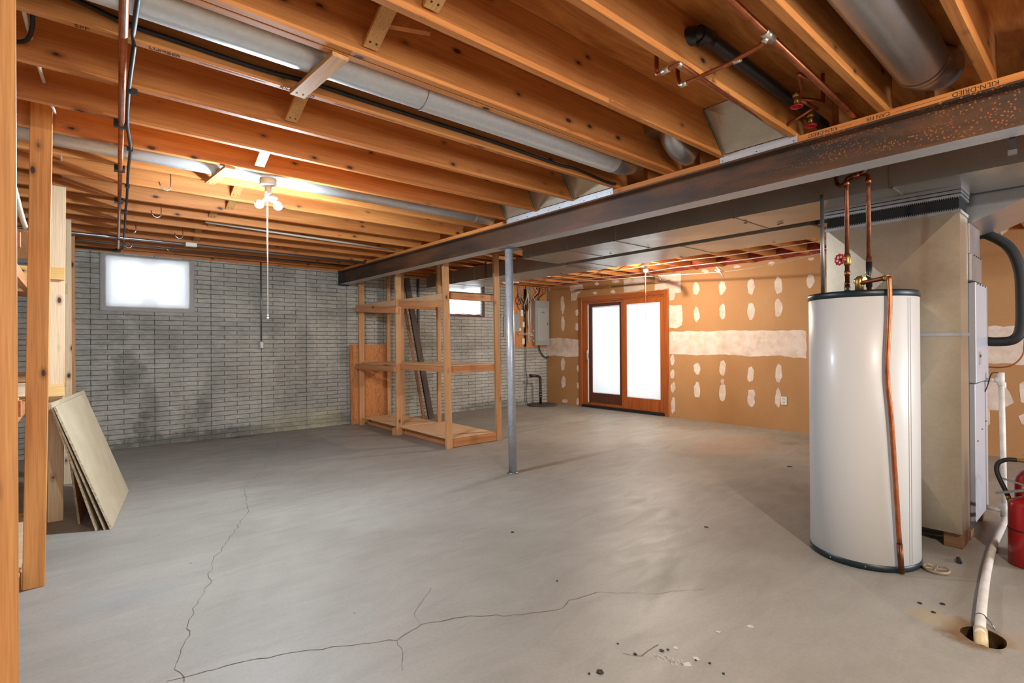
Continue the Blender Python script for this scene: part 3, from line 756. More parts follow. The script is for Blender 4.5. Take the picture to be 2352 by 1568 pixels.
# angled brace board near the top of the picture
bm = NB(); board(bm, atZ(895, 45, 2.62), atZ(990, 62, 2.60), .06, .03, side=(0, 0, 1)); obj('brace_block', bm, M_joist, label='short angled wooden brace wedged beside the upper joist', cat='wood block')

# galvanised conduits under far joists
def pipe_thing(name, pts, r, mat, label, cat, seg=12, rnd=0.0, group=None):
    bm = NB(); tube(bm, bend(pts, rnd) if rnd else pts, r, seg); return obj(name, bm, mat, label=label, cat=cat, group=group)
cdt = thing('conduit', 'long shiny conduit under the joists near the left window', 'conduit', (1.5, 7.0, 2.46))
bm = NB(); tube(bm, [(-3.2, 7.005, 2.468), (3.18, 7.005, 2.468)], .016); obj('tube', bm, M_conduit, cdt)
bm = NB(); p = atZ(437, 565, 2.46); box(bm, p.x - .06, p.x + .05, 6.94, 7.0, 2.44, 2.482); obj('junction_box', bm, M_plasticw, cdt, label='white junction box')
pipe_thing('conduit', [(.98, 5.82, 2.515), (3.17, 6.08, 2.515)], .014, M_cabw, 'white conduit between far joists, its end near the lamp', 'conduit')
pipe_thing('conduit', [(-3.2, 7.64, 2.50), (3.18, 7.66, 2.50)], .014, M_zinc, 'dull grey conduit next to the brick wall under the ceiling', 'conduit')

# ------------------------------------------------------------------ round ducts
d1 = thing('round_duct', 'large round duct running between joists across upper left', 'duct', (0, 2.275, 2.56))
bm = NB(); tube(bm, [(WX0, 2.275, 2.575), (1.36, 2.275, 2.575)], .085, 32, cap=False); tube(bm, [(1.345, 2.275, 2.575), (2.86, 2.275, 2.575)], .0875, 32, cap=False)
obj('tube', bm, M_pipe, d1)
pieces('seam', [lambda bm, x=x: tube(bm, [(x, 2.275, 2.575), (x+.013, 2.275, 2.575)], .0895, 32, cap=False) for x in (1.336, 2.80)], M_pipe, d1)
bm = NB(); tube(bm, curve([(2.81, 2.275, 2.575), (2.95, 2.275, 2.578), (3.06, 2.275, 2.60), (3.14, 2.275, 2.64)], 4), .0855, 32); obj('elbow', bm, M_galv, d1)
d2_ = thing('round_duct', 'thin round duct running behind the bright lamp between joists', 'duct', (0, 4.06, 2.55))
bm = NB(); tube(bm, [(-1.5, 4.05, 2.545), (3.18, 4.05, 2.545)], .066, 28); obj('tube', bm, M_pipe, d2_)
pieces('seam', [lambda bm, x=x: tube(bm, [(x, 4.05, 2.545), (x+.010, 4.05, 2.545)], .0685, 28, cap=False) for x in (1.30, 2.95)], M_pipe, d2_)
d3 = thing('round_duct', 'large dull round duct at upper right ending at the beam', 'duct', (2.4, .60, 2.6))
bm = NB(); tube(bm, curve([(WX0, .595, 2.607), (1.0, .595, 2.607), (2.9, .595, 2.607), (3.02, .595, 2.607)], 4), .105, 40, cap=False); obj('tube', bm, M_galv, d3)
bm = NB(); tube(bm, curve([(3.0, .595, 2.607), (3.12, .592, 2.612), (3.2, .58, 2.63), (3.30, .57, 2.66)], 4), .103, 40); obj('elbow', bm, M_galv, d3)

# ------------------------------------------------------------------ sheet metal pans closing the joist bays on the sill
def pan(y0, y1, label, xt=2.93, band=None):
    t = thing('sheet_metal_pan', label, 'duct', (3.1, (y0+y1)/2, ZJ), 'sheet metal pans between joists above the beam')
    bm = NB(); A = (xt, y0, ZS-.004); B = (xt, y1, ZS-.004); C = (3.17, y1, ZJ+.012); D = (3.17, y0, ZJ+.012)
    crosspanel(bm, (A, B, C, D), -.02)
    crosspanel(bm, ((xt+.004, y0, ZS-.003), (3.174, y0, ZJ+.013), (3.174, y1, ZJ+.013), (xt+.004, y1, ZS-.003)), .008)
    obj('panel', bm, M_galvw, t)
    bm = NB(); board(bm, (xt, y1-.004, ZS-.006), (3.165, y1-.004, ZJ+.008), .03, .006, side=(1, 0, 0)); obj('flange', bm, M_zinc, t)
    bm = NB(); board(bm, (xt, y0+.004, ZS-.006), (3.165, y0+.004, ZJ+.008), .02, .006, side=(1, 0, 0)); obj('flange', bm, M_zinc, t)
pan(JL[2] + .002, JL[3] - T - .002, 'sloped sheet metal pan between joists at the upper right by the red valves')
pan(JL[5] + .002, JL[6] - T - .002, 'sheet metal pan above the beam, nearest of the three by the round duct', 3.02)
pan(JL[6] + .002, JL[7] - T - .002, 'sheet metal pan above the beam, middle one of three in a row', 3.03)
pan(JL[7] + .002, JL[8] - T - .002, 'sheet metal pan above the beam, furthest of three in a row', 3.04)
def band(y0, y1, label):
    t = thing('metal_strip', label, 'metal strip', (XB-.08, (y0+y1)/2, ZB1))
    bm = NB(); box(bm, XB-.0735, XB-.0715, y0, y1, ZB1+.002, ZJ+.012); box(bm, XB-.079, XB-.0735, y0, y1, ZB1+.026, ZB1+.030); obj('sheet', bm, M_pipe, t)
    bm = NB(); n = max(3, int((y1-y0)/.12))
    for k in range(n):
        y = y0 + .02 + (y1-y0-.04) * k / (n-1); tube(bm, [(XB-.0735, y, ZB1+.014), (XB-.0775, y, ZB1+.014)], .0035, 8)
    obj('screw', bm, M_nail, t)
band(1.19, 1.66, 'bright galvanised strip on the plate under the upper right metal pan')
band(2.53, 3.82, 'long galvanised strip on the plate under the three metal pans')
# short take-off in the next bay
t = thing('duct_boot', 'short curved sheet metal boot between joists above the beam', 'duct', (3.05, 1.95, 2.6))
bm = NB(); tube(bm, curve([(2.93, 1.86, ZS-.012), (2.95, 1.86, 2.63), (3.03, 1.86, 2.575), (3.15, 1.86, 2.56)], 5), .075, 24, radii=None); obj('shell', bm, M_galv, t)
bm = NB(); box(bm, 2.84, 3.0, 1.70, 2.0, ZS-.06, ZS-.004); obj('collar', bm, M_galvw, t)

# ------------------------------------------------------------------ rectangular trunk ducts
def trunk(label, x0, x1, y0, y1, z0, z1, joints, mat=M_galvd):
    t = thing('trunk_duct', label, 'duct', ((x0+x1)/2, (y0+y1)/2, z0))
    bm = NB(); ys = [y0] + joints + [y1]
    for a, b in zip(ys[:-1], ys[1:]):
        crosspanel(bm, ((x0, a, z0), (x0, b, z0), (x1, b, z0), (x1, a, z0)), .010)
        crosspanel(bm, ((x0, a, z0), (x0, a, z1), (x0, b, z1), (x0, b, z0)), .004)
        crosspanel(bm, ((x1, a, z0), (x1, b, z0), (x1, b, z1), (x1, a, z1)), .004)
    face(bm, ((x0, y1, z0), (x0, y1, z1), (x1, y1, z1), (x1, y1, z0))); face(bm, ((x0, y0, z0), (x1, y0, z0), (x1, y0, z1), (x0, y0, z1)))
    face(bm, ((x0, y0, z1), (x1, y0, z1), (x1, y1, z1), (x0, y1, z1)))
    obj('body', bm, mat, t)
    for y in joints:
        bm = NB(); box(bm, x0-.006, x0, y-.012, y+.012, z0-.005, z1); box(bm, x0-.006, x1+.006, y-.006, y+.006, z0-.005, z0); box(bm, x1, x1+.006, y-.012, y+.012, z0-.005, z1)
        obj('seam_cleat', bm, M_galvd, t)
    return t
t1 = trunk('wide sheet metal trunk duct just behind the rusty beam, nearer of two', 3.865, 4.45, -3.0, 4.36, 2.25, ZJ - .002, [-1.6, .9, 1.9, 3.05, 3.68, 4.24])
bm = NB()
for x, y in ((4.30, 3.45), (4.32, 3.0), (4.30, 1.75), (4.28, 1.72), (4.05, 1.9)): tube(bm, [(x, y, 2.2385), (x, y, 2.2355)], .014, 12)
obj('hole_plug', bm, M_black, t1)
t2 = trunk('long sheet metal trunk duct over the wooden shelf rack, farther of two', 4.60, 5.215, 1.62, 7.68, 2.25, 2.455, [2.8, 4.1, 5.3, 6.3, 6.9])
bm = NB()
for x, y in ((5.05, 4.9), (5.08, 3.1), (5.05, 2.1)): tube(bm, [(x, y, 2.2385), (x, y, 2.2355)], .014, 12)
obj('hole_plug', bm, M_black, t2)
bm = NB(); box(bm, 4.72, 5.0, 1.16, 1.615, 2.27, 2.455)
obj('duct_connector', bm, M_galv, label='short sheet metal connector between far trunk duct and furnace plenum', cat='duct')
for k, y in enumerate((2.3, 4.35, 6.0)):
    bm = NB(); box(bm, 4.585, 4.60 - .001, y-.012, y+.012, 2.25, ZJ); box(bm, 4.585, 5.23, y-.012, y+.012, 2.2285, 2.2345)
    if k: obj('duct_hanger', bm, M_zinc, label='thin metal hanger strap under the far trunk duct, %s' % ('by the shelf rack' if k == 2 else 'near the pole'), cat='strap')
    else: bm.free()

# ------------------------------------------------------------------ return drop and furnace
rd = thing('return_duct', 'tall sheet metal return duct standing behind the white water heater', 'duct', (4.27, 1.0, .09))
X0, X1, Y0, Y1 = 4.15, 4.40, .622, 1.36
bm = NB()
for z0, z1 in ((.10, 1.335), (1.335, 2.10)):
    crosspanel(bm, ((X0, Y0, z0), (X0, Y0, z1), (X0, Y1, z1), (X0, Y1, z0)), .030)
    face(bm, ((X0, Y0, z0), (X1, Y0, z0), (X1, Y0, z1), (X0, Y0, z1))); face(bm, ((X0, Y1, z0), (X0, Y1, z1), (X1, Y1, z1), (X1, Y1, z0)))
face(bm, ((X1, Y0, .10), (X1, Y1, .10), (X1, Y1, 2.10), (X1, Y0, 2.10))); face(bm, ((X0, Y0, .10), (X0, Y1, .10), (X1, Y1, .10), (X1, Y0, .10)))
obj('body', bm, M_galvw, rd)
bm = NB(); box(bm, X0-.008, X1+.004, Y0-.008, Y1+.004, 1.325, 1.345); obj('seam_cleat', bm, M_galv, rd)
bm = NB(); box(bm, X0-.010, X1, Y0-.006, Y1+.006, 2.085, 2.105); box(bm, X0-.012, X1, Y0-.008, Y1+.008, 2.184, 2.200); box(bm, X0-.022, X1, Y0-.01, Y1+.012, 2.205, 2.222); box(bm, X0-.03, X1, Y0-.012, Y1+.014, 2.226, 2.248)
obj('collar_slats', bm, M_galv, rd)
bm = NB(); box(bm, X0+.004, X1-.004, Y0+.004, Y1-.004, 2.105, 2.184); obj('canvas_connector', bm, plain('black_canvas', (10, 10, 11), .95), rd, label='black flexible canvas connector')
bm = NB(); n = 70
for k in range(n):
    y = Y0 + (Y1-Y0) * (k+.5) / n
    box(bm, X0-.011, X0-.006, y-.0016, y+.0016, 2.105, 2.113); box(bm, X0-.013, X0-.006, y-.0016, y+.0016, 2.176, 2.184)
obj('crimp', bm, M_galv, rd, kind='stuff')
for k, (y0, y1) in enumerate(((.625, .72), (1.22, 1.33))):
    bm = NB(); box(bm, 4.19, 4.38, y0, y1, 0, .0985); obj('wood_block', bm, M_blockw, label='wooden block under the return duct, %s' % ('at its near front corner' if k == 0 else 'behind the water heater'), cat='wood block', group='blocks under the return duct', bevel=.003)

fu = thing('furnace', 'light grey furnace cabinet with black side strip beside the return duct', 'furnace', (4.75, .9, .08))
bm = NB(); box(bm, 4.56, 5.06, .612, 1.17, .085, 1.005); box(bm, 4.56, 5.06, .606, 1.17, 1.012, 1.685); obj('cabinet', bm, M_paint, fu, bevel=.003)
bm = NB(); box(bm, 4.405, 4.555, .640, 1.16, .06, 1.67); obj('filter_slot', bm, M_darksteel, fu, label='black filter slot')
bm = NB(); box(bm, 4.42, 4.80, .606, 1.14, 1.69, 1.86); box(bm, 4.41, 4.78, .612, 1.14, 1.862, 2.055); obj('coil_case', bm, M_galv, fu)
bm = NB()
for x in (4.50, 4.58, 4.66, 4.74): tube(bm, [(x, .605, 1.855), (x, .600, 1.855)], .005, 8)
for x in (4.62, 4.72, 4.82, 4.92): tube(bm, [(x, .605, 1.675), (x, .600, 1.675)], .005, 8)
for x, z in ((4.62, .62), (4.8, .68), (4.95, .72)): tube(bm, [(x, .612, z), (x, .605, z)], .004, 8)
obj('screw', bm, M_nail, fu)
bm = NB(); box(bm, 4.66, 4.74, .603, .606, 1.13, 1.22); rpl = obj('rating_plate', bm, M_grey, fu, label='small grey rating plate')
bm = NB(); box(bm, 4.67, 4.73, .6018, .6028, 1.18, 1.20); obj('rating_text', bm, M_nail, rpl)
# plenum above furnace going off to the right
bm = NB(); Xa, Xb = 4.48, 5.2
prism(bm, [(Xa, 1.15, 2.06), (Xa, .625, 2.06), (Xa, .21, 2.2485), (Xa, 1.15, 2.2485)], (Xb - Xa, 0, 0))
prism(bm, [(Xa, 1.15, 2.2495), (Xa, -.6, 2.2495), (Xa, -.6, 2.45), (Xa, 1.15, 2.45)], (Xb - Xa, 0, 0))
obj('plenum_duct', bm, M_galv, label='sheet metal plenum with sloped underside rising from top of the furnace', cat='duct')
for k, (x, y0) in enumerate(((4.47, .62), (5.0, .63))):
    bm = NB(); box(bm, x-.05, x+.05, y0, y0+.09, 0, .059 if k == 0 else .0845); obj('wood_block', bm, M_blockw, label='worn block under the furnace, %s' % ('next to the black slot' if k == 0 else 'at its far right foot by the drain pipe'), cat='wood block', group='blocks under the furnace')
# refrigerant lines
pipe_thing('refrigerant_line', curve([(5.065, .63, 1.291), (5.065, .56, 1.285), (5.065, .475, 1.30), (5.065, .437, 1.38), (5.06, .432, 1.60), (5.06, .442, 1.80), (5.06, .495, 1.96), (5.06, .60, 2.06), (5.10, .66, 2.075)], 6), .033, M_black, 'thick black insulated refrigerant pipe bending from the ceiling into the furnace', 'pipe', 14)
pipe_thing('refrigerant_line', curve([(5.065, .63, 1.105), (5.065, .56, 1.10), (5.065, .49, 1.115), (5.065, .435, 1.18), (5.065, .418, 1.30), (5.08, .40, 1.8), (5.1, .38, 2.24)], 6), .005, M_copper, 'thin bare copper line curving into the furnace below the black pipe', 'pipe', 8)
cp = thing('condensate_drain', 'white plastic drain pipe with tee standing by the furnace', 'pipe', (4.9, .53, 0))
bm = NB(); tube(bm, [(4.95, .61, 1.014), (4.95, .53, 1.017)], .014); tube(bm, [(4.95, .53, 1.07), (4.95, .53, .98)], .021); tube(bm, [(4.95, .56, 1.0165), (4.95, .522, 1.0165)], .020)
tube(bm, [(4.97, .525, 1.0), (4.97, .525, .96)], .021); obj('tee_fitting', bm, M_pvc, cp)
bm = NB(); tube(bm, [(4.96, .528, .99), (4.985, .520, .13)], .0165); obj('riser', bm, M_pvc, cp)
bm = NB(); tube(bm, [(4.99, .64, .10), (4.99, .52, .095)], .0165); tube(bm, [(4.985, .52, .15), (4.985, .52, .05)], .022); obj('elbow', bm, M_pvc, cp)
bm = NB(); tube(bm, curve([(4.93, .54, 1.07), (4.93, .575, 1.06), (4.93, .595, .98), (4.93, .61, .93)], 5), .0035, 6); obj('wire', bm, M_black, cp)
fp = thing('floor_drain_pipe', 'long dirty white plastic pipe lying on floor into the drain hole', 'pipe', (3.9, .45, 0))
bm = NB(); tube(bm, curve([(4.98, .515, .045), (4.75, .512, .026), (4.35, .505, .0205), (3.9, .478, .0205), (3.5, .445, .0205), (3.16, .412, .0205), (3.03, .397, .006)], 6), .0195, 16); obj('tube', bm, M_pvc, fp)
bm = NB(); tube(bm, [(3.065, .401, .013), (2.985, .388, -.035)], .0245, 16); obj('coupling', bm, plain('yellowed_pvc', (206, 184, 140), .45), fp, label='yellowed coupling at the drain hole')
bm = NB(); tube(bm, [(3.175, .4135, .0205), (3.168, .4127, .0205)], .0215, 16, cap=False); tube(bm, [(3.17, .40, .035), (3.15, .375, .02), (3.13, .36, .004)], .003, 6); obj('clamp', bm, M_zinc, fp)

# ------------------------------------------------------------------ water heater
hc = (3.675, 1.014)
wh = thing('water_heater', 'tall white cylindrical water heater with dark teal top and base rims', 'water heater', (hc[0], hc[1], 0))
bm = NB(); lathe(bm, [(.274, .03), (.281, .035), (.281, 1.555), (.274, 1.562)], hc[0], hc[1], 96); obj('tank_jacket', bm, M_white, wh)
bm = NB(); lathe(bm, [(.272, 0), (.284, .004), (.284, .036), (.277, .040)], hc[0], hc[1], 96); obj('base_rim', bm, M_teal, wh)
bm = NB(); lathe(bm, [(.277, 1.548), (.286, 1.552), (.286, 1.578), (.280, 1.588), (.10, 1.594)], hc[0], hc[1], 96); obj('top_rim', bm, M_teal, wh)
bm = NB()
for px in (2088, 2093):
    d0 = ray(px, 1000); a = d0.x**2 + d0.y**2; b = -2*(d0.x*hc[0] + d0.y*hc[1]); c0 = hc[0]**2 + hc[1]**2 - .2815**2
    tt = (-b - math.sqrt(b*b - 4*a*c0)) / (2*a); p = Vector((d0.x*tt, d0.y*tt, 0)); nrm = (p - Vector((hc[0], hc[1], 0))).normalized(); tg = Vector((-nrm.y, nrm.x, 0))
    q = [p + tg*.0012, p - tg*.0012]; prism(bm, [q[0] + Vector((0,0,.045)), q[1] + Vector((0,0,.045)), q[1] + Vector((0,0,1.54)), q[0] + Vector((0,0,1.54))], nrm * .0012)
obj('jacket_seam', bm, M_grey, wh)
bm = NB()
for k in range(10):
    a = 2*PI*k/10 + .3; p = Vector((hc[0] + .284*math.cos(a), hc[1] + .284*math.sin(a), .02)); n0 = Vector((math.cos(a), math.sin(a), 0)); tube(bm, [p, p + n0*.003], .004, 8)
obj('rim_screw', bm, M_chrome, wh)
bm = NB(); lathe(bm, [(.03, 0), (.03, .004)], 3.62, 1.072, 20, z0=1.593); lathe(bm, [(.03, 0), (.03, .004)], 3.62, .958, 20, z0=1.593); obj('pipe_collar', bm, M_chrome, wh)
# cold pipe with gate valve
def soldered(name, label, pts, r, rings, rnd=.02):
    t = thing(name, label, 'pipe', pts[0]); bm = NB(); tube(bm, bend(pts, rnd), r, 16); obj('tube', bm, M_copperd, t)
    pieces('fitting', [lambda bm, a=a, b=b: tube(bm, [a, b], r + .003, 16) for a, b in rings], M_copper, t)
    return t
cw = soldered('water_pipe', 'copper pipe with red wheel valve rising from the water heater', [(3.62, 1.072, 1.598), (3.62, 1.072, 2.30), (3.62, .99, 2.305), (3.62, .965, 2.35), (3.62, .95, ZJ+.05)], .0125,
              [((3.62, 1.072, 2.255), (3.62, 1.072, 2.285)), ((3.62, 1.072, 1.70), (3.62, 1.072, 1.73)), ((3.62, 1.072, 1.64), (3.62, 1.072, 1.66)), ((3.62, 1.04, 2.303), (3.62, 1.0, 2.305))])
bm = NB(); lathe(bm, [(.016, 1.762), (.020, 1.775), (.022, 1.79), (.020, 1.81), (.016, 1.835)], 3.62, 1.072, 16); tube(bm, [(3.62, 1.072, 1.797), (3.575, 1.095, 1.797)], .010, 12); vb = obj('valve_body', bm, M_brass, cw)
bm = NB(); cc = Vector((3.570, 1.098, 1.797)); ax = Vector((-.89, .45, 0)).normalized(); sx = Vector((0, 0, 1)); sy = ax.cross(sx)
ring = [cc + (sx*math.cos(2*PI*k/20) + sy*math.sin(2*PI*k/20)) * (.030 + .003*math.cos(10*PI*k/20*2)) for k in range(21)]
tube(bm, ring, .0055, 8, cap=False)
for k in range(5):
    a = 2*PI*k/5; tube(bm, [cc, cc + (sx*math.cos(a) + sy*math.sin(a)) * .03], .004, 6)
obj('valve_wheel', bm, M_red, vb, label='red valve wheel')
bm = NB(); tube(bm, [(3.62, 1.072, 1.598), (3.62, 1.072, 1.635)], .017, 12); obj('union_nut', bm, M_zinc, cw)
hw = soldered('water_pipe', 'copper pipe without a valve rising from the water heater top', [(3.62, .958, 1.598), (3.62, .958, 2.29), (3.62, 1.0, 2.296), (3.64, 1.12, 2.262), (3.66, 1.14, 2.30), (3.67, 1.14, ZJ)], .0125,
              [((3.62, .958, 2.24), (3.62, .958, 2.27)), ((3.62, .958, 1.70), (3.62, .958, 1.80))])
bm = NB(); tube(bm, [(3.62, .958, 1.62), (3.62, .958, 1.77)], .0165, 14); obj('dark_nipple', bm, M_blackp, hw, label='dark pipe nipple')
rp = thing('relief_pipe', 'copper relief pipe running down the front of the water heater', 'pipe', (3.45, .81, .02))
prv = [(3.52, .965, 1.638), (3.45, .83, 1.648), (3.438, .815, 1.62), (3.437, .815, 1.45), (3.431, .826, 1.13), (3.441, .812, .87), (3.453, .798, .53), (3.468, .785, .17)]
bm = NB(); tube(bm, curve(prv, 5), .0125, 14); obj('tube', bm, M_copper, rp)
bm = NB(); tube(bm, [(3.468, .785, .175), (3.476, .778, .012)], .0145, 14); obj('end_sleeve', bm, M_copperd, rp, label='dull grey-brown end sleeve')
bm = NB(); lathe(bm, [(.022, 1.592), (.022, 1.66), (.012, 1.68)], 3.535, .985, 14); tube(bm, [(3.56, 1.01, 1.655), (3.53, .955, 1.655)], .018, 12); tube(bm, [(3.535, .985, 1.68), (3.56, .96, 1.69), (3.58, .94, 1.675)], .003, 6)
tube(bm, [(3.462, .848, 1.648), (3.443, .822, 1.648)], .016, 14); obj('relief_valve', bm, M_brass, rp)
pipe_thing('vent_pipe', [(3.70, 1.235, 1.590), (3.70, 1.235, 2.249)], .0115, M_zinc, 'thin straight grey metal pipe from the water heater top to the duct', 'pipe')

# ------------------------------------------------------------------ fire extinguishers
def extinguisher(cx, cy, label, h, r, front):
    t = thing('fire_extinguisher', label, 'fire extinguisher', (cx, cy, 0))
    bm = NB()
    if front: prof = [(r-.008, 0), (r, .006), (r, h-.03), (r-.006, h-.012), (r-.03, h+.005), (.03, h+.02), (.026, h+.05)]
    else: prof = [(r-.006, 0), (r, .006), (r, h-.09), (r-.008, h-.055), (r-.03, h-.02), (.034, h), (.028, h+.03), (.028, h+.06)]
    lathe(bm, prof, cx, cy, 40); obj('cylinder', bm, M_redext, t)
    return t
e1 = extinguisher(4.17, .330, 'red fire extinguisher with silver levers, front one by the drain pipe', .375, .092, True)
bm = NB(); lathe(bm, [(.0935, .205), (.0935, .212)], 4.17, .330, 40); obj('strap', bm, M_black, e1, label='thin black band')
bm = NB(); tube(bm, [(4.17, .33, .42), (4.17, .33, .455)], .022, 14); box(bm, 4.155, 4.185, .30, .36, .425, .455); obj('valve_head', bm, M_chrome, e1)
bm = NB(); board(bm, (4.155, .345, .435), (4.14, .47, .395), .012, .020, side=(0,0,1)); obj('lever', bm, M_zinc, e1)
bm = NB(); board(bm, (4.155, .34, .462), (4.14, .44, .487), .008, .020, side=(0,0,1)); obj('lever', bm, M_zinc, e1)
bm = NB(); tube(bm, [(4.15, .33, .455), (4.15, .335, .482)], .014, 12); obj('gauge', bm, M_black, e1)
e2 = extinguisher(4.37, .325, 'red fire extinguisher with black hose, behind the one with silver levers', .525, .088, False)
bm = NB(); tube(bm, [(4.37, .325, .575), (4.37, .325, .60)], .020, 14); obj('valve_head', bm, M_brass, e2)
bm = NB(); board(bm, (4.37, .375, .602), (4.37, .26, .617), .010, .024, side=(0,0,1)); obj('lever', bm, M_chrome, e2)
bm = NB(); tube(bm, [(4.36, .335, .572), (4.355, .40, .568)], .012, 12); obj('hose_fitting', bm, M_brass, e2)
bm = NB(); tube(bm, curve([(4.355, .40, .568), (4.35, .44, .565), (4.345, .478, .54), (4.34, .487, .50), (4.335, .475, .45), (4.33, .455, .40), (4.33, .437, .35)], 5), .0125, 14); ho = obj('hose', bm, M_black, e2, label='black rubber hose')
bm = NB(); tube(bm, [(4.33, .437, .35), (4.33, .43, .325)], .013, 12); obj('hose_ferrule', bm, M_brass, ho)
bm = NB(); tube(bm, [(4.33, .43, .325), (4.33, .425, .26)], .012, 12, radii=[.010, .013]); obj('nozzle', bm, M_blackp, ho)

# small things on the floor near the heater
fd = thing('floor_fitting', 'dirty round ribbed plastic cap lying on floor near the water heater', 'cap', (3.69, .672, 0))
bm = NB(); lathe(bm, [(.062, 0), (.064, .016), (.056, .018), (.052, .008), (.012, .006), (.010, .016), (.004, .016)], 3.695, .668, 28); obj('dish', bm, speck('dirty_tan_plastic', (108, 92, 74), (160, 142, 116), 20, .6), fd)
bm = NB()
for k in range(6):
    a = PI*k/3; board(bm, (3.695 + .012*math.cos(a), .668 + .012*math.sin(a), .012), (3.695 + .052*math.cos(a), .668 + .052*math.sin(a), .012), .006, .003)
obj('spoke', bm, M_grey, fd)
pipe_thing('cable_plug', [(3.955, .612, .013), (3.905, .598, .011)], .012, M_blackp, 'small black plug lying on floor between cap and drain pipe', 'plug')
chips = [(1378,1543,12,9),(1353,1547,4,3),(1459,1502,6,5),(1520,1494,7,3),(1419,1478,3,2),(1630,1523,4,3),(1662,1547,4,3),(1598,1516,3,2),(1622,1210,6,3),(1177,1222,5,3),(1814,1071,7,3),(1280,1334,3,2),(2165,1387,6,2),(2144,1406,5,3),(2113,1385,5,2),(1534,1492,4,2)]
CH = 'small dark chip in the scatter near the bottom edge, right of centre'
chiplab = {0: 'largest square dark chip on the floor near the bottom edge', 8: 'dark chip on open floor between support pole and water heater', 9: 'dark chip on the floor some way in front of the support pole',
           10: 'flat dark scrap on floor left of the heater toward the drywall', 11: 'tiny dark chip just beyond the long crack', 12: 'dark chip on floor between heater and drain hole', 13: 'dark chip on floor between heater and drain hole', 14: 'dark chip on floor between heater and drain hole'}
for ci, (x, y, a, b) in enumerate(chips):
    c0 = atZ(x, y, .001); s = .75 * c0.length / FPX
    bm = NB(); an = random.uniform(0, 3); pts = []
    for k in range(5):
        th = 2*PI*k/5 + random.uniform(-.3, .3); pts.append(c0 + Vector((math.cos(th+an) * a * s, math.sin(th+an) * a * s, 0)))
    prism(bm, pts, (0, 0, .003)); obj('debris_chip', bm, M_darksteel, label=chiplab.get(ci, CH), cat='debris', group='debris chips on the concrete floor')

# ------------------------------------------------------------------ shelf rack by the brick wall (right-hand rack)
rk = thing('shelf_rack', 'open wooden shelf rack of studs and plywood in front of the brick wall', 'shelf', (3.8, 6.6, 0))
def post(x0, y0, t, mat=M_stud, xt=None, yt=None, wx=.085, wy=.038, z1=ZJ - .002, z0=0.0):
    xt = x0 if xt is None else xt; yt = y0 if yt is None else yt
    bm = NB(); board(bm, (x0 + wx/2, y0 + wy/2, z0), (xt + wx/2, yt + wy/2, z1), wx, wy, side=(1, 0, 0)); obj('post', bm, mat, t, bevel=.003)
post(3.435, 7.80, rk); post(3.445, 6.58, rk, xt=3.44); post(3.455, 5.31, rk, xt=3.41); post(4.255, 5.33, rk, xt=4.22)
post(4.13, 7.76, rk); post(4.14, 6.60, rk, wx=.06, z0=0); post(3.97, 7.90, rk, wx=.06)
def rail(x0, x1, y0, y1, z0, z1, t, mat, label=None):
    bm = NB(); box(bm, x0, x1, y0, y1, z0, z1); obj('rail', bm, mat, t, bevel=.002, label=label)
rail(3.395, 3.433, 6.56, 7.86, .90, .98, rk, M_railY); rail(3.415, 3.443, 5.30, 6.575, .93, 1.0, rk, M_railY) if False else None
rail(3.497, 3.533, 5.352, 6.578, .935, 1.01, rk, M_railY)
rail(3.54, 4.25, 5.345, 5.383, .925, 1.01, rk, M_railX)
rail(3.39, 4.20, 6.62, 6.658, .925, .985, rk, M_railX)
bm = NB(); board(bm, (3.414, 7.86, 1.853), (3.414, 6.50, 1.768), .085, .036); obj('rail', bm, M_railY, rk, bevel=.002)
rail(3.436, 3.46, 6.62, 7.80, 1.83, 1.915, rk, M_plyY)
bm = NB(); board(bm, (3.50, 6.578, 1.866), (3.50, 5.352, 1.778), .078, .034); obj('rail', bm, M_railY, rk, bevel=.002)
rail(3.522, 3.545, 5.352, 6.578, 1.84, 1.925, rk, M_plyY)
rail(3.505, 4.24, 5.352, 5.39, 1.845, 1.93, rk, M_railX)
rail(3.50, 4.15, 6.625, 6.66, 1.80, 1.88, rk, M_railX); rail(3.48, 4.15, 7.80, 7.835, 1.80, 1.88, rk, M_railX)
bm = NB(); box(bm, 3.54, 4.25, 5.352, 5.40, 1.931, 1.945); obj('rail_cap', bm, M_dark, rk, label='dark strip on the upper rail')
def sheet(x0, x1, y0, y1, z, t, th=.012, mat=M_plyY):
    bm = NB(); box(bm, x0, x1, y0, y1, z, z+th); obj('shelf_board', bm, mat, t, bevel=.001)
sheet(3.50, 4.24, 5.352, 6.60, 1.012, rk); sheet(3.46, 4.13, 6.625, 7.79, .992, rk)
sheet(3.50, 4.235, 5.352, 6.575, .108, rk); sheet(3.49, 4.12, 6.635, 7.79, .108, rk); sheet(3.50, 4.14, 6.66, 7.79, 1.905, rk)
rail(3.545, 4.25, 5.335, 5.373, .006, .105, rk, M_railX); rail(3.495, 3.533, 5.39, 6.57, .02, .105, rk, M_railY) if False else None
rail(3.56, 3.60, 5.40, 6.57, .004, .104, rk, M_railY); rail(3.56, 3.60, 6.63, 7.79, .004, .104, rk, M_railY); rail(3.40, 4.13, 6.62, 6.634, .0, .107, rk, M_railX)
rail(3.40, 3.452, 5.30, 5.34, 0, .10, rk, M_stud) if False else None
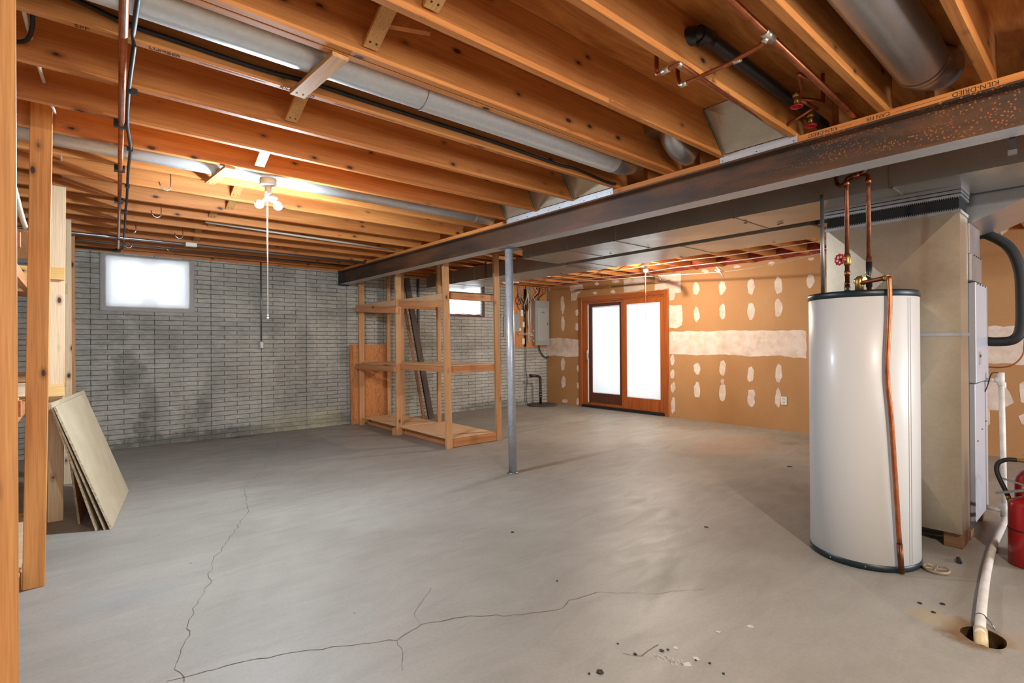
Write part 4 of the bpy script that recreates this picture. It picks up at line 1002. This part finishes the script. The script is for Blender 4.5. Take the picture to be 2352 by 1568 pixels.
# plywood and leaning lumber
bm = NB(); a = 0.03
prism(bm, [(3.365, 7.955, 0.0), (4.05, 7.955, 0.0), (4.05, 7.965, 1.285), (3.345, 7.965, 1.285)], (0, .018, 0)); obj('plywood_sheet', bm, M_ply, label='orange plywood sheet standing against the brick wall behind the rack', cat='plywood')
bm = NB(); board(bm, (4.585, 7.53, .024), (4.345, 7.93, 2.42), .10, .042, side=(1, 0, 0)); obj('leaning_board', bm, M_dark, label='dark weathered board leaning against the brick wall behind the rack', cat='lumber')
bm = NB(); board(bm, (4.50, 7.62, .012), (4.33, 7.965, 1.95), .045, .022, side=(1, 0, 0)); obj('leaning_board', bm, M_railX, label='thin orange board leaning beside the dark weathered board', cat='lumber')

# ------------------------------------------------------------------ left-hand shelf rack
lk = thing('shelf_rack', 'tall wooden shelf rack of orange and pale studs at far left', 'shelf', (-.5, 3.8, 0))
post(-.219, 2.06, lk, M_studo, xt=-.222, wx=.089, z1=ZS-.004, yt=2.082)
post(-.222, 3.76, lk, M_studo, xt=-.181, yt=3.755, wx=.091, z1=ZS-.004)
post(-.165, 5.08, lk, M_studp, xt=-.142, yt=5.08, wx=.089, z1=ZJ-.002)
post(-.115, 6.37, lk, M_studp, xt=-.115, yt=6.36, wx=.085, z1=ZJ-.002)
post(-.085, 7.2, lk, M_stud, xt=-.085, yt=7.2, wx=.080, z1=ZJ-.002)
for y, m in ((2.10, M_studo), (3.80, M_studo), (5.12, M_studp), (6.40, M_studp), (7.25, M_stud)):
    post(-.96, y, lk, m, wx=.089, z1=ZJ-.002)
for y in (5.042, 6.33):
    rail(-.92, -.062, y, y+.037, 1.785, 1.872, lk, M_railp); rail(-.92, -.066, y, y+.037, .925, 1.012, lk, M_railp)
for y, z in ((3.80, 1.83), (3.80, .92), (2.10, 1.83), (2.10, .92), (7.16, 1.80), (7.16, .93)):
    rail(-.92, -.225, y, y+.037, z, z+.088, lk, M_railX)
rail(-.92, -.225, 3.80, 3.837, .0, .09, lk, M_railX); rail(-.92, -.17, 5.12, 5.157, 0, .09, lk, M_railX); rail(-.92, -.225, 2.10, 2.137, 0, .09, lk, M_railX)
rail(-.30, -.262, 2.14, 7.2, 1.71, 1.785, lk, M_railY); rail(-.92, -.882, 2.14, 7.15, 1.71, 1.785, lk, M_railY)
rail(-.30, -.262, 2.14, 7.2, .845, .92, lk, M_railY); rail(-.92, -.882, 2.14, 7.15, .845, .92, lk, M_railY)
sheet(-.96, -.23, 2.15, 3.79, 1.014, lk); sheet(-.96, -.20, 3.84, 5.03, 1.014, lk, mat=M_studp); sheet(-.96, -.18, 5.17, 6.32, 1.014, lk)
sheet(-.96, -.20, 3.84, 5.03, 1.92, lk); sheet(-.96, -.18, 5.17, 6.32, 1.875, lk); sheet(-.96, -.23, 3.84, 5.03, .092, lk, mat=M_studp); sheet(-.96, -.23, 2.15, 3.79, .092, lk)

# drywall sheets leaning on it
def lean_sheet(b0, b1, off, top, hgt, th, label, name='drywall_sheet', mat=M_board):
    b0 = Vector((b0[0], b0[1], 0)); b1 = Vector((b1[0], b1[1], 0)); L = Vector((-top * .99, top * .14, hgt))
    n = (b1 - b0).cross(L).normalized(); 
    if n.x > 0: n = -n
    b0 = b0 + Vector(off); b1 = b1 + Vector(off); lift = Vector((0, 0, abs(n.z) * th))
    bm = NB(); prism(bm, [b0 + lift, b1 + lift, b1 + L + lift, b0 + L + lift], n * th)
    for f in bm.faces: f.material_index = 1
    bm.normal_update()
    big = sorted(bm.faces, key=lambda f: -f.calc_area())[:2]
    for f in big: f.material_index = 0
    return obj(name, bm, [mat, M_boarde], label=label, cat='drywall', group='drywall sheets leaning at left')
lean_sheet((.190, 4.60), (.355, 5.71), (0, 0, 0), .30, .885, .013, 'beige drywall sheet leaning on the left rack, front one of the stack')
lean_sheet((.155, 4.615), (.325, 5.74), (0, 0, 0), .285, .895, .010, 'thin brown-edged sheet leaning second in the stack at left', mat=M_board)
lean_sheet((.112, 4.635), (.295, 5.77), (0, 0, 0), .245, .908, .013, 'drywall sheet leaning third in the stack, its pale edge showing')
lean_sheet((.02, 4.9), (.12, 5.7), (0, 0, 0), .09, .86, .013, 'narrow dark-edged sheet leaning innermost against the left rack', mat=M_ply)

# ------------------------------------------------------------------ lamps
def ico(bm, c, r, sub=2):
    res = bmesh.ops.create_icosphere(bm, subdivisions=sub, radius=r, matrix=Matrix.Translation(c))
    for v in res['verts']:
        for f in v.link_faces: f.smooth = True
def bulb_power(area_m2, watts): return watts / (PI * area_m2)
def lamp(loc, label, offs, col, watts, r, box_z, hang=.09):
    t = thing('ceiling_lamp', label, 'lamp', (loc[0], loc[1], ZJ))
    x, y, z = loc
    m = emit('glowing_bulb_%d' % int(watts), col, bulb_power(4*PI*r*r*len(offs)*.475, watts))
    bm = NB(); lathe(bm, [(.052, z+hang), (.055, z+hang+.004), (.055, box_z), (.03, box_z+.002)], x, y, 24); obj('ceiling_plate', bm, M_plasticw, t)
    bm = NB(); tube(bm, [(x, y, z+hang), (x, y, z+.035)], .022, 16); 
    for ox, oy, oz in offs:
        if ox or oy: tube(bm, [(x, y, z+.05), (x+ox*.55, y+oy*.55, z+.02+oz*.5)], .012, 10)
    so = obj('socket', bm, M_plasticw, t)
    for ox, oy, oz in offs:
        bm = NB(); ico(bm, (x+ox, y+oy, z+oz), r, 3); bo = obj('bulb', bm, [m, M_plasticw], so, label='glowing white bulb')
        for p in bo.data.polygons:
            if p.normal.z > -.05: p.material_index = 1
    return t
l1 = lamp((1.045, 3.90, 2.30), 'bright three-bulb lamp on the ceiling left of centre with long cord', [(-.045, .055, .0), (.02, -.035, .035), (.06, -.02, -.012)], (.74, .87, 1.0), BULB_A, .030, 2.475, .125)
bm = NB(); tube(bm, [(1.035, 3.885, 2.33), (1.035, 3.885, 1.49)], .0035, 8); pc = obj('pull_cord', bm, M_cord, l1, label='long white pull cord')
bm = NB(); ico(bm, (1.035, 3.885, 1.485), .008); ico(bm, (1.035, 3.885, 1.503), .006); obj('cord_knob', bm, M_cord, pc)
l2 = lamp((6.42, 4.50, 2.36), 'single bulb lamp on the ceiling in front of the sliding door', [(0, 0, .0)], (1.0, .86, .70), BULB_B, .034, ZJ, .06)
bm = NB(); tube(bm, [(6.40, 4.49, 2.38), (6.40, 4.49, 1.60)], .0025, 6); pc = obj('pull_cord', bm, M_cord, l2)
bm = NB(); ico(bm, (6.40, 4.49, 1.60), .008, 1); obj('cord_knob', bm, M_cord, pc)
l3 = lamp((1.3, -1.1, 2.36), 'unseen single bulb fill lamp on the ceiling behind the viewpoint', [(0, 0, 0)], (1.0, .90, .77), BULB_C, .034, ZJ, .06)  # unseen lamp, added for ambient fill from the near side

# ------------------------------------------------------------------ ceiling hooks
bm = NB(); pts = [(0, 0, 0), (0, 0, -.09)] + [(-.032 + .032*math.cos(a), 0, -.09 - .032*math.sin(a)) for a in [PI*k/8 for k in range(1, 8)]] + [(-.072, 0, -.072)]
tube(bm, pts, .0038, 8); hk = obj('ceiling_hook', bm, M_chrome, origin=(0, 0, 0), cat='hook', group='steel hooks under the joists', label='x')
hpos = [(392, 404, 'steel hook under a joist, nearest of six to the viewer'), (370, 468, 'steel hook below a joist, second nearest and between pipe and lamp'), (312, 509, 'steel hook beside the copper pipe, in the row left of a matching one'),
        (420, 522, 'steel hook right of its row mate, level with the white conduit end'), (303, 545, 'steel hook in the last row, just left over the window sheet'), (398, 556, 'steel hook in the last row over the middle of window sheet')]
for i, (x, y, lb) in enumerate(hpos):
    p = atZ(x, y, ZJ); yy = min(JL, key=lambda q: abs(q - .019 - p.y)) - .019; sc = yy / p.y
    o = hk if i == 0 else hk.copy()
    if i: COL.objects.link(o)
    o.location = (p.x * sc, yy, ZJ + .004); o['label'] = lb; o.rotation_euler = (0, 0, random.uniform(-.3, .3))

# ------------------------------------------------------------------ copper pipe and cable along the left
cpp = thing('water_pipe', 'long straight copper pipe clipped under the joists at left', 'pipe', (.2, 3.5, 2.46))
def lx(y): return .127 + (y - 2.154) * (.391 - .127) / (7.738 - 2.154)
bm = NB(); tube(bm, [(lx(-2.0), -2.0, 2.462), (lx(2.4), 2.4, 2.462)], .0150, 16); tube(bm, [(lx(2.38), 2.38, 2.462), (lx(3.35), 3.35, 2.462)], .0140, 16); tube(bm, [(lx(3.34), 3.34, 2.462), (lx(7.75), 7.75, 2.462)], .0125, 16); obj('tube', bm, M_copper, cpp)
for y in (JL[7]-.019, JL[9]-.019, JL[11]-.019, JL[15]-.019, JL[17]-.06):
    bm = NB(); box(bm, lx(y)-.032, lx(y)+.024, y-.012, y+.012, 2.444, 2.486); obj('pipe_clip', bm, M_black, cpp, label='black pipe clip')
cb = thing('power_cable', 'black cable clipped under the joists next to the long copper pipe', 'cable', (.25, 3.5, 2.46))
P = [(.14, -1.0, 2.475)]
for i, y in enumerate([2.124, 2.514, 2.95, 3.40, 3.84, 4.28, 4.73, 5.2, 5.66, 6.1, 6.58, 7.03, 7.3, 7.55]):
    px = {0: .164, 1: .176, 2: .190, 3: .210}.get(i, .205 + (y - 2.9) * .048); P.append((px + .002*math.sin(i*2.1), y - .019, 2.476 - .003*(i % 2)))
P += [(.44, 7.72, 2.47), (.40, 7.85, 2.46), (.28, 7.95, 2.462), (-.1, 7.95, 2.47)]
bm = NB(); tube(bm, curve(P, 4), .0085, 10); obj('jacket', bm, M_black, cb)
for y in (2.948, 3.821, 4.728, 5.641):
    x = .205 + (y - 2.9) * .048; bm = NB(); box(bm, x-.015, x+.015, y-.006, y+.006, 2.462, 2.4865); obj('cable_staple', bm, M_darksteel, cb)
pipe_thing('power_cable', curve([(-2.5, 2.44, 2.62), (-.6, 2.44, 2.66), (-.02, 2.452, 2.565), (.15, 2.455, 2.535), (.30, 2.462, 2.532), (.62, 2.462, 2.525), (.85, 2.462, 2.535), (1.2, 2.462, 2.532), (1.9, 2.462, 2.53), (2.5, 2.462, 2.515), (2.7, 2.462, 2.522), (3.0, 2.466, 2.50), (3.12, 2.45, 2.495)], 5), .0095, M_black, 'thick black cable sagging along the lettered joist past the round duct', 'cable', 10)
pipe_thing('power_cable', curve([(-.125, 2.70, 2.60), (-.128, 2.78, 2.57), (-.150, 2.87, 2.545), (-.20, 2.90, 2.54), (-.3, 2.90, 2.56)], 6), .008, M_black, 'short black cable loop hanging beside the leftmost post top', 'cable', 10)
P = [(-.16, 2.2, 2.62), (-.155, 2.49, 2.60), (-.15, 2.62, 2.575), (-.140, 2.93, 2.585), (-.125, 3.12, 2.56), (-.115, 3.38, 2.585), (-.10, 3.56, 2.56), (-.085, 3.80, 2.585), (-.08, 4.2, 2.58), (-.07, 5.2, 2.58)]
pipe_thing('house_wire', curve(P, 6), .0075, M_cabw, 'white wire pair threaded through holes in the joists at left', 'wire', 8)
pipe_thing('house_wire', curve([(-.23, 3.5, 2.08), (-.21, 3.65, 1.96), (-.20, 3.83, 1.925)], 4), .012, M_cabw, 'white strap end hanging behind the leftmost post', 'wire', 8)

# upper right plumbing in the joist bays
bp = thing('waste_pipe', 'black plastic waste pipe between the joists at upper right', 'pipe', (2.6, 1.18, 2.6))
bm = NB(); tube(bm, bend([(2.02, 1.275, 2.625), (2.06, 1.15, 2.625), (3.19, 1.14, 2.605), (3.45, 1.14, 2.60)], .03), .032, 18); obj('tube', bm, M_blackp, bp)
bm = NB(); tube(bm, [(2.0, 1.29, 2.625), (2.05, 1.17, 2.625)], .039, 18); tube(bm, [(2.05, 1.16, 2.625), (2.13, 1.15, 2.624)], .038, 18); obj('elbow', bm, M_blackp, bp)
m1 = thing('water_pipe', 'main copper pipe along the joist at upper right with branches', 'pipe', (2.4, .88, 2.5))
bm = NB(); tube(bm, [(.2, .845, 2.505), (3.19, .905, 2.505), (3.5, .91, 2.505)], .0145, 16); obj('tube', bm, M_copper, m1)
bm = NB(); tube(bm, bend([(2.075, .88, 2.50), (2.08, .91, 2.475), (2.10, 1.05, 2.468), (2.105, 1.285, 2.468), (2.105, 1.295, 2.51), (2.105, 1.295, ZS-.01)], .012), .0095, 14); obj('branch', bm, M_copper, m1)
pieces('fitting', [lambda bm, a=a, b=b, r=r: tube(bm, [a, b], r, 14) for a, b, r in (((2.04, .882, 2.505), (2.12, .884, 2.505), .019), ((2.078, .885, 2.50), (2.079, .90, 2.48), .013), ((2.10, 1.00, 2.468), (2.10, 1.03, 2.468), .0115), ((2.105, 1.25, 2.468), (2.105, 1.28, 2.468), .012))], M_solder, m1)
m2 = thing('water_pipe', 'thin copper pipe along the joist underside below the black waste pipe', 'pipe', (2.4, 1.2, 2.5))
bm = NB(); tube(bm, bend([(1.945, 1.30, ZS-.01), (1.945, 1.30, 2.468), (1.935, 1.185, 2.470), (3.19, 1.250, 2.506)], .014), .0095, 14); obj('tube', bm, M_copper, m2)
pieces('fitting', [lambda bm, a=a, b=b: tube(bm, [a, b], .0125, 12) for a, b in (((1.942, 1.27, 2.468), (1.94, 1.235, 2.468)), ((1.935, 1.19, 2.470), (1.96, 1.187, 2.471)))], M_solder, m2)
vt = thing('shutoff_valves', 'pair of red-handled shutoff valves between joists above the beam', 'valve', (2.9, 1.05, 2.5))
bm = NB(); tube(bm, bend([(2.76, .90, 2.51), (2.60, .965, 2.56), (2.80, 1.02, 2.56), (2.86, 1.06, 2.555), (2.95, 1.02, 2.56), (3.02, 1.00, 2.56), (3.02, 1.0, ZS-.01)], .01), .0095, 12); tube(bm, [(3.04, 1.05, 2.56), (3.06, 1.20, 2.515)], .0095, 12); tube(bm, [(2.86, 1.06, 2.555), (3.08, 1.05, 2.56)], .0095, 12); obj('tube', bm, M_copper, vt)
for k, (px, py) in enumerate(((1830, 248), (1862, 292))):
    p = atZ(px, py, 2.50); bm = NB(); tube(bm, [(p.x, p.y, 2.515), (p.x, p.y, 2.575)], .013, 14); lathe(bm, [(.018, 2.555), (.021, 2.57), (.018, 2.585)], p.x, p.y, 14); o = obj('valve_body', bm, M_brass, vt)
    bm = NB(); tube(bm, [(p.x + .026*math.cos(2*PI*j/16), p.y + .026*math.sin(2*PI*j/16), 2.508) for j in range(17)], .006, 8, cap=False)
    for j in range(4): tube(bm, [(p.x, p.y, 2.508), (p.x + .026*math.cos(PI*j/2), p.y + .026*math.sin(PI*j/2), 2.508)], .004, 6)
    obj('valve_wheel', bm, M_red, o, label='red valve wheel')
# tar paper scrap
bm = NB(); prism(bm, [(2.70, .830, 2.66), (3.16, .835, 2.64), (3.16, .835, 2.56), (3.0, .835, 2.545), (2.85, .832, 2.585), (2.72, .830, 2.60)], (0, -.004, 0)); obj('black_wrap', bm, M_black, label='torn black plastic wrap tucked beside the main copper pipe', cat='wrap')
# hanger strap under the beam at right
hs = thing('strap_hanger', 'black strap hanging below the beam at far right', 'strap', (3.3, .32, 2.2))
bm = NB(); box(bm, 3.335, 3.339, .300, .322, 2.175, ZB0+.012); obj('strap', bm, M_darksteel, hs)
bm = NB(); box(bm, 3.328, 3.347, .296, .326, 2.162, 2.185); obj('clip', bm, M_zinc, hs)

# ------------------------------------------------------------------ brick wall electrics
oc = thing('wall_outlet', 'grey outlet box with conduit on the brick wall left of the beam', 'outlet', (2.05, WY1, 1.25))
bm = NB(); tube(bm, [(2.05, WY1-.014, 1.34), (2.05, WY1-.014, 2.485)], .0105, 12); obj('conduit', bm, M_zinc, oc)
bm = NB(); box(bm, 2.015, 2.085, WY1-.045, WY1-.001, 1.235, 1.345); ob = obj('box', bm, M_grey, oc, bevel=.004)
bm = NB(); box(bm, 2.032, 2.068, WY1-.048, WY1-.045, 1.25, 1.33); obj('receptacle', bm, M_plasticw, ob)
bm = NB()
for z in (1.60, 2.2): box(bm, 2.03, 2.07, WY1-.022, WY1-.001, z-.008, z+.008)
obj('conduit_strap', bm, M_zinc, oc)
pst = thing('slotted_standard', 'black slotted metal strip on the brick wall behind the rack', 'shelf standard', (4.64, WY1, 1.3))
bm = NB(); box(bm, 4.625, 4.665, WY1-.018, WY1-.001, 1.22, 2.44); obj('strip', bm, M_darksteel, pst)
bm = NB()
for k in range(24): box(bm, 4.641, 4.649, WY1-.0195, WY1-.018, 1.25 + k*.05, 1.265 + k*.05)
obj('slot', bm, M_grey, pst)
bb = thing('wiring_board', 'orange plywood board with wiring beside the grey breaker panel', 'board', (7.1, WY1, 1.2))
bm = NB(); box(bm, 6.84, 7.80, WY1-.016, WY1-.001, 1.20, 2.44); obj('backboard', bm, M_ply, bb)
bm = NB(); box(bm, 6.86, 7.02, WY1-.05, WY1-.017, 1.52, 1.90); obj('grey_box', bm, M_grey, bb, bevel=.004)
bm = NB(); box(bm, 7.03, 7.09, WY1-.06, WY1-.017, 1.85, 1.98); box(bm, 7.08, 7.13, WY1-.06, WY1-.017, 1.62, 1.73); obj('module', bm, M_plasticw, bb)
bm = NB(); box(bm, 7.07, 7.15, WY1-.05, WY1-.017, 1.26, 1.39); obj('receptacle', bm, M_plasticw, bb, label='ivory receptacle')
bm = NB(); box(bm, 6.98, 7.03, WY1-.065, WY1-.05, 1.545, 1.60); obj('sticker', bm, M_plasticw, bb)
random.seed(3)
for k in range(13):
    x = 6.95 + random.random() * .62; xt = x + random.uniform(-.15, .2); zb = random.choice((2.18, 2.18, 1.9, 1.7, 1.6)) if x < 7.33 else 2.18
    bm = NB(); yy = WY1 - .03 - random.random() * .05
    tube(bm, curve([(x, yy, zb), (x + random.uniform(-.04, .04), yy - .01, zb + (2.4-zb)*.4), (xt, yy - random.random()*.05, zb + (2.42-zb)*.75), (xt + random.uniform(-.05, .05), yy, 2.47)], 6), random.choice((.006, .008, .005)), 6)
    obj('wire', bm, random.choice((M_black, M_cabw, M_black, M_grey)), bb)
for k, (cx, cz_, rr) in enumerate(((6.98, 2.17, .07), (7.05, 2.08, .09), (7.02, 2.25, .06))):
    bm = NB(); tube(bm, [(cx + rr*math.cos(a), WY1-.04, cz_ + rr*1.2*math.sin(a)) for a in [2*PI*j/18 for j in range(19)]], .005, 6, cap=False); obj('wire_loop', bm, M_black, bb)
bm = NB(); tube(bm, [(7.16, WY1-.05, 1.22), (7.16, WY1-.05, 2.42)], .022, 10); obj('conduit_bundle', bm, M_black, bb)
bm = NB(); tube(bm, [(7.26, WY1-.04, 1.3), (7.25, WY1-.05, 2.42)], .014, 10); obj('conduit_bundle', bm, M_cabw, bb)
for z in (1.455, 1.485): 
    bm = NB(); tube(bm, curve([(6.95, WY1-.07, z), (7.15, WY1-.085, z+.01), (7.36, WY1-.08, z-.015)], 4), .007, 6); obj('wire', bm, M_cabw, bb)
ep = thing('breaker_panel', 'grey metal breaker panel on the wall in the far corner', 'electrical panel', (7.58, WY1, 1.25))
bm = NB(); box(bm, 7.375, 7.785, WY1-.13, WY1-.0175, 1.24, 2.19); obj('cabinet', bm, M_grey, ep, bevel=.005)
bm = NB(); box(bm, 7.43, 7.735, WY1-.140, WY1-.130, 1.33, 2.04); pd = obj('door', bm, plain('light_grey_panel_door', (160, 160, 154), .45), ep, bevel=.003)
bm = NB(); box(bm, 7.55, 7.63, WY1-.1412, WY1-.1402, 1.925, 1.955); obj('blue_label', bm, M_teall, pd, label='small blue label')
bm = NB(); box(bm, 7.715, 7.73, WY1-.145, WY1-.140, 1.68, 1.72); obj('latch', bm, M_darksteel, pd)
bm = NB(); tube(bm, [(7.374, WY1-.07, 1.34), (7.355, WY1-.07, 1.34)], .018, 10); tube(bm, [(7.374, WY1-.07, 1.55), (7.36, WY1-.07, 1.55)], .015, 10); obj('knockout', bm, M_plasticw, ep)
pipe_thing('appliance_cord', curve([(7.12, WY1-.05, 1.28), (7.15, WY1-.07, 1.20), (7.19, WY1-.04, 1.10), (7.17, WY1-.04, .8), (7.21, WY1-.04, .5), (7.17, WY1-.05, .25), (7.18, WY1-.08, .03), (7.22, 7.86, .035)], 6), .006, M_black, 'thin black cord hanging from the ivory receptacle to the sump lid', 'cord', 8)
pipe_thing('service_cable', curve([(7.55, WY1-.05, 1.24), (7.58, WY1-.05, 1.12), (7.68, WY1-.06, 1.0), (7.76, WY1-.07, .97), (7.80, WY1-.09, 1.0)], 6), .012, M_blackp, 'dark cable bending from under the breaker panel into the corner', 'cable', 8)
mb = thing('phone_box', 'small white box mounted on brick wall left of the support pole', 'box', (6.7, WY1, 1.9))
bm = NB(); box(bm, 6.62, 6.75, WY1-.07, WY1-.001, 1.86, 2.06); obj('cover', bm, M_plasticw, mb, bevel=.006)
bm = NB(); box(bm, 6.60, 6.68, WY1-.03, WY1-.001, 1.42, 1.85); obj('back_plate', bm, M_grey, mb)
su = thing('sump_pump', 'round dark sump lid with black discharge pipe in the far corner', 'sump', (7.35, 7.72, 0))
bm = NB(); lathe(bm, [(.30, 0), (.31, .006), (.31, .022), (.29, .03), (.05, .036)], 7.36, 7.72, 40); obj('lid', bm, speck('dusty_black_lid', (52, 46, 42), (92, 80, 70), 10, .7), su)
bm = NB(); tube(bm, bend([(7.32, 7.72, .03), (7.32, 7.72, .30), (7.315, 7.72, .60), (7.07, 7.74, .625)], .06), .026, 14); dp = obj('discharge_pipe', bm, M_blackp, su)
bm = NB(); tube(bm, [(7.32, 7.72, .16), (7.32, 7.72, .31)], .034, 14); tube(bm, [(7.085, 7.738, .624), (7.05, 7.742, .626)], .033, 14); obj('rubber_coupling', bm, M_black, dp)
bm = NB()
for z in (.175, .225, .29): tube(bm, [(7.32, 7.72, z), (7.32, 7.72, z+.013)], .036, 14)
obj('hose_clamp', bm, M_chrome, dp)
# drywall outlet
ou = thing('wall_outlet', 'ivory outlet low on the brown drywall wall', 'outlet', (WX1, 3.13, .43))
p = atX(1801, 920, WX1)
bm = NB(); box(bm, WX1-.010, WX1-.003, p.y-.04, p.y+.04, p.z-.06, p.z+.06); obj('plate', bm, M_plasticw, ou, bevel=.002)
bm = NB()
for dz in (-.028, .022):
    for dy in (-.010, .010): box(bm, WX1-.0112, WX1-.0102, p.y+dy-.003, p.y+dy+.003, p.z+dz, p.z+dz+.012)
    box(bm, WX1-.0112, WX1-.0102, p.y-.003, p.y+.003, p.z+dz-.012, p.z+dz-.006)
obj('slots', bm, M_darksteel, ou)
# curtain rod
cr = thing('curtain_rod', 'thin metal curtain rod with clips mounted above the sliding door', 'curtain rod', (7.75, 6.05, 2.35))
bm = NB(); tube(bm, [(7.75, 4.99, 2.336), (7.75, 6.2, 2.35)], .010, 12); tube(bm, [(7.75, 6.1, 2.349), (7.75, 7.12, 2.362)], .0085, 12); obj('rod', bm, M_brass, cr)
for y in (4.98, 7.13):
    bm = NB(); ico(bm, (7.75, y, 2.349 - (6.05-y)*-.012 if y > 6 else 2.336), .024); obj('finial', bm, M_brass, cr)
for y in (5.08, 7.05):
    bm = NB(); board(bm, (7.75, y, 2.345), (WX1-.001, y, 2.345), .02, .008); obj('bracket', bm, M_brass, cr)
for y in (5.30, 5.42, 5.50, 5.57, 5.72, 5.78, 6.06, 6.24, 6.28, 6.42, 6.70, 6.80):
    bm = NB(); tube(bm, [(7.75 + .017*math.cos(a), y, 2.348 + .017*math.sin(a) - .004) for a in [2*PI*j/12 for j in range(13)]], .003, 6, cap=False); obj('clip_ring', bm, M_brass, cr)
# wire sagging in front of the drywall wall with a white clip, pull switch end
pipe_thing('house_wire', curve([(7.0, 7.3, 2.50), (7.0, 6.7, 2.44), (7.0, 5.9, 2.385), (7.0, 4.93, 2.352), (7.0, 3.65, 2.288), (7.0, 3.0, 2.31), (7.0, 2.33, 2.383), (7.0, 1.8, 2.50)], 6), .005, M_cabw, 'long white wire sagging below the joists in front of the drywall', 'wire', 8)
bm = NB()
p0 = Vector((6.99, 3.66, 2.29)); 
for (a, b) in (((0, -.06, -.07), (0, .03, .06)), ((0, -.03, -.03), (0, .06, .04)), ((0, -.045, .0), (0, .045, .075))): tube(bm, [p0 + Vector(a), p0 + Vector(b)], .011, 8)
obj('wire_clip', bm, M_plasticw, label='white clip bunched on the sagging wire before the drywall', cat='clip')
pipe_thing('wire_end', curve([(6.9, 4.91, 2.489), (6.9, 4.86, 2.40), (6.9, 4.74, 2.36), (6.9, 4.60, 2.31), (6.9, 4.56, 2.25)], 5), .012, M_copperd, 'short copper wire end dangling above the curtain rod', 'wire', 8)
for k, (x, z) in enumerate(((6.3, 2.62), (6.75, 2.60), (7.3, 2.58))):
    P = [(x + .03*math.sin(j*1.7+k), 1.0 + j*.6, ZJ - .006 - .012*math.cos(j*2.0+k)**2) for j in range(12)]
    pipe_thing('house_wire', curve(P, 3), .006, M_cabw, ['white wire under the joists nearest the trunk duct', 'white wire under the joists midway to the drywall', 'white wire under the joists closest to the drywall'][k], 'wire', 6)
# insulation in the bay ends along the drywall
random.seed(9)
for i in range(4, len(JR) - 1):
    bm = NB(); y0 = JR[i] + .004; y1 = JR[i+1] - T - .004
    if y1 - y0 < .1: continue
    pts = [(7.58, z0) for z0 in (ZJ + .03,)]
    prism(bm, [(7.60 + random.uniform(-.03, .03), y0, ZJ + .05), (7.828, y0, ZJ + .015), (7.828, y0, ZS - .004), (7.64, y0, ZS - .004)], (0, y1 - y0, 0))
    obj('insulation_batt', bm, M_insul, label='pink insulation stuffed between joists over the drywall wall, %s from the brick' % ORD[len(JR) - 2 - i], cat='insulation', group='insulation batts at joist ends')
bm = NB(); box(bm, 1.6, 3.1, 8.012, 8.14, ZJ + .002, 2.68); obj('insulation_batt', bm, M_insul, label='pink insulation strip above the brick wall left of the beam end', cat='insulation')

for o in bpy.data.objects:
    if '_o' in o: del o['_o']
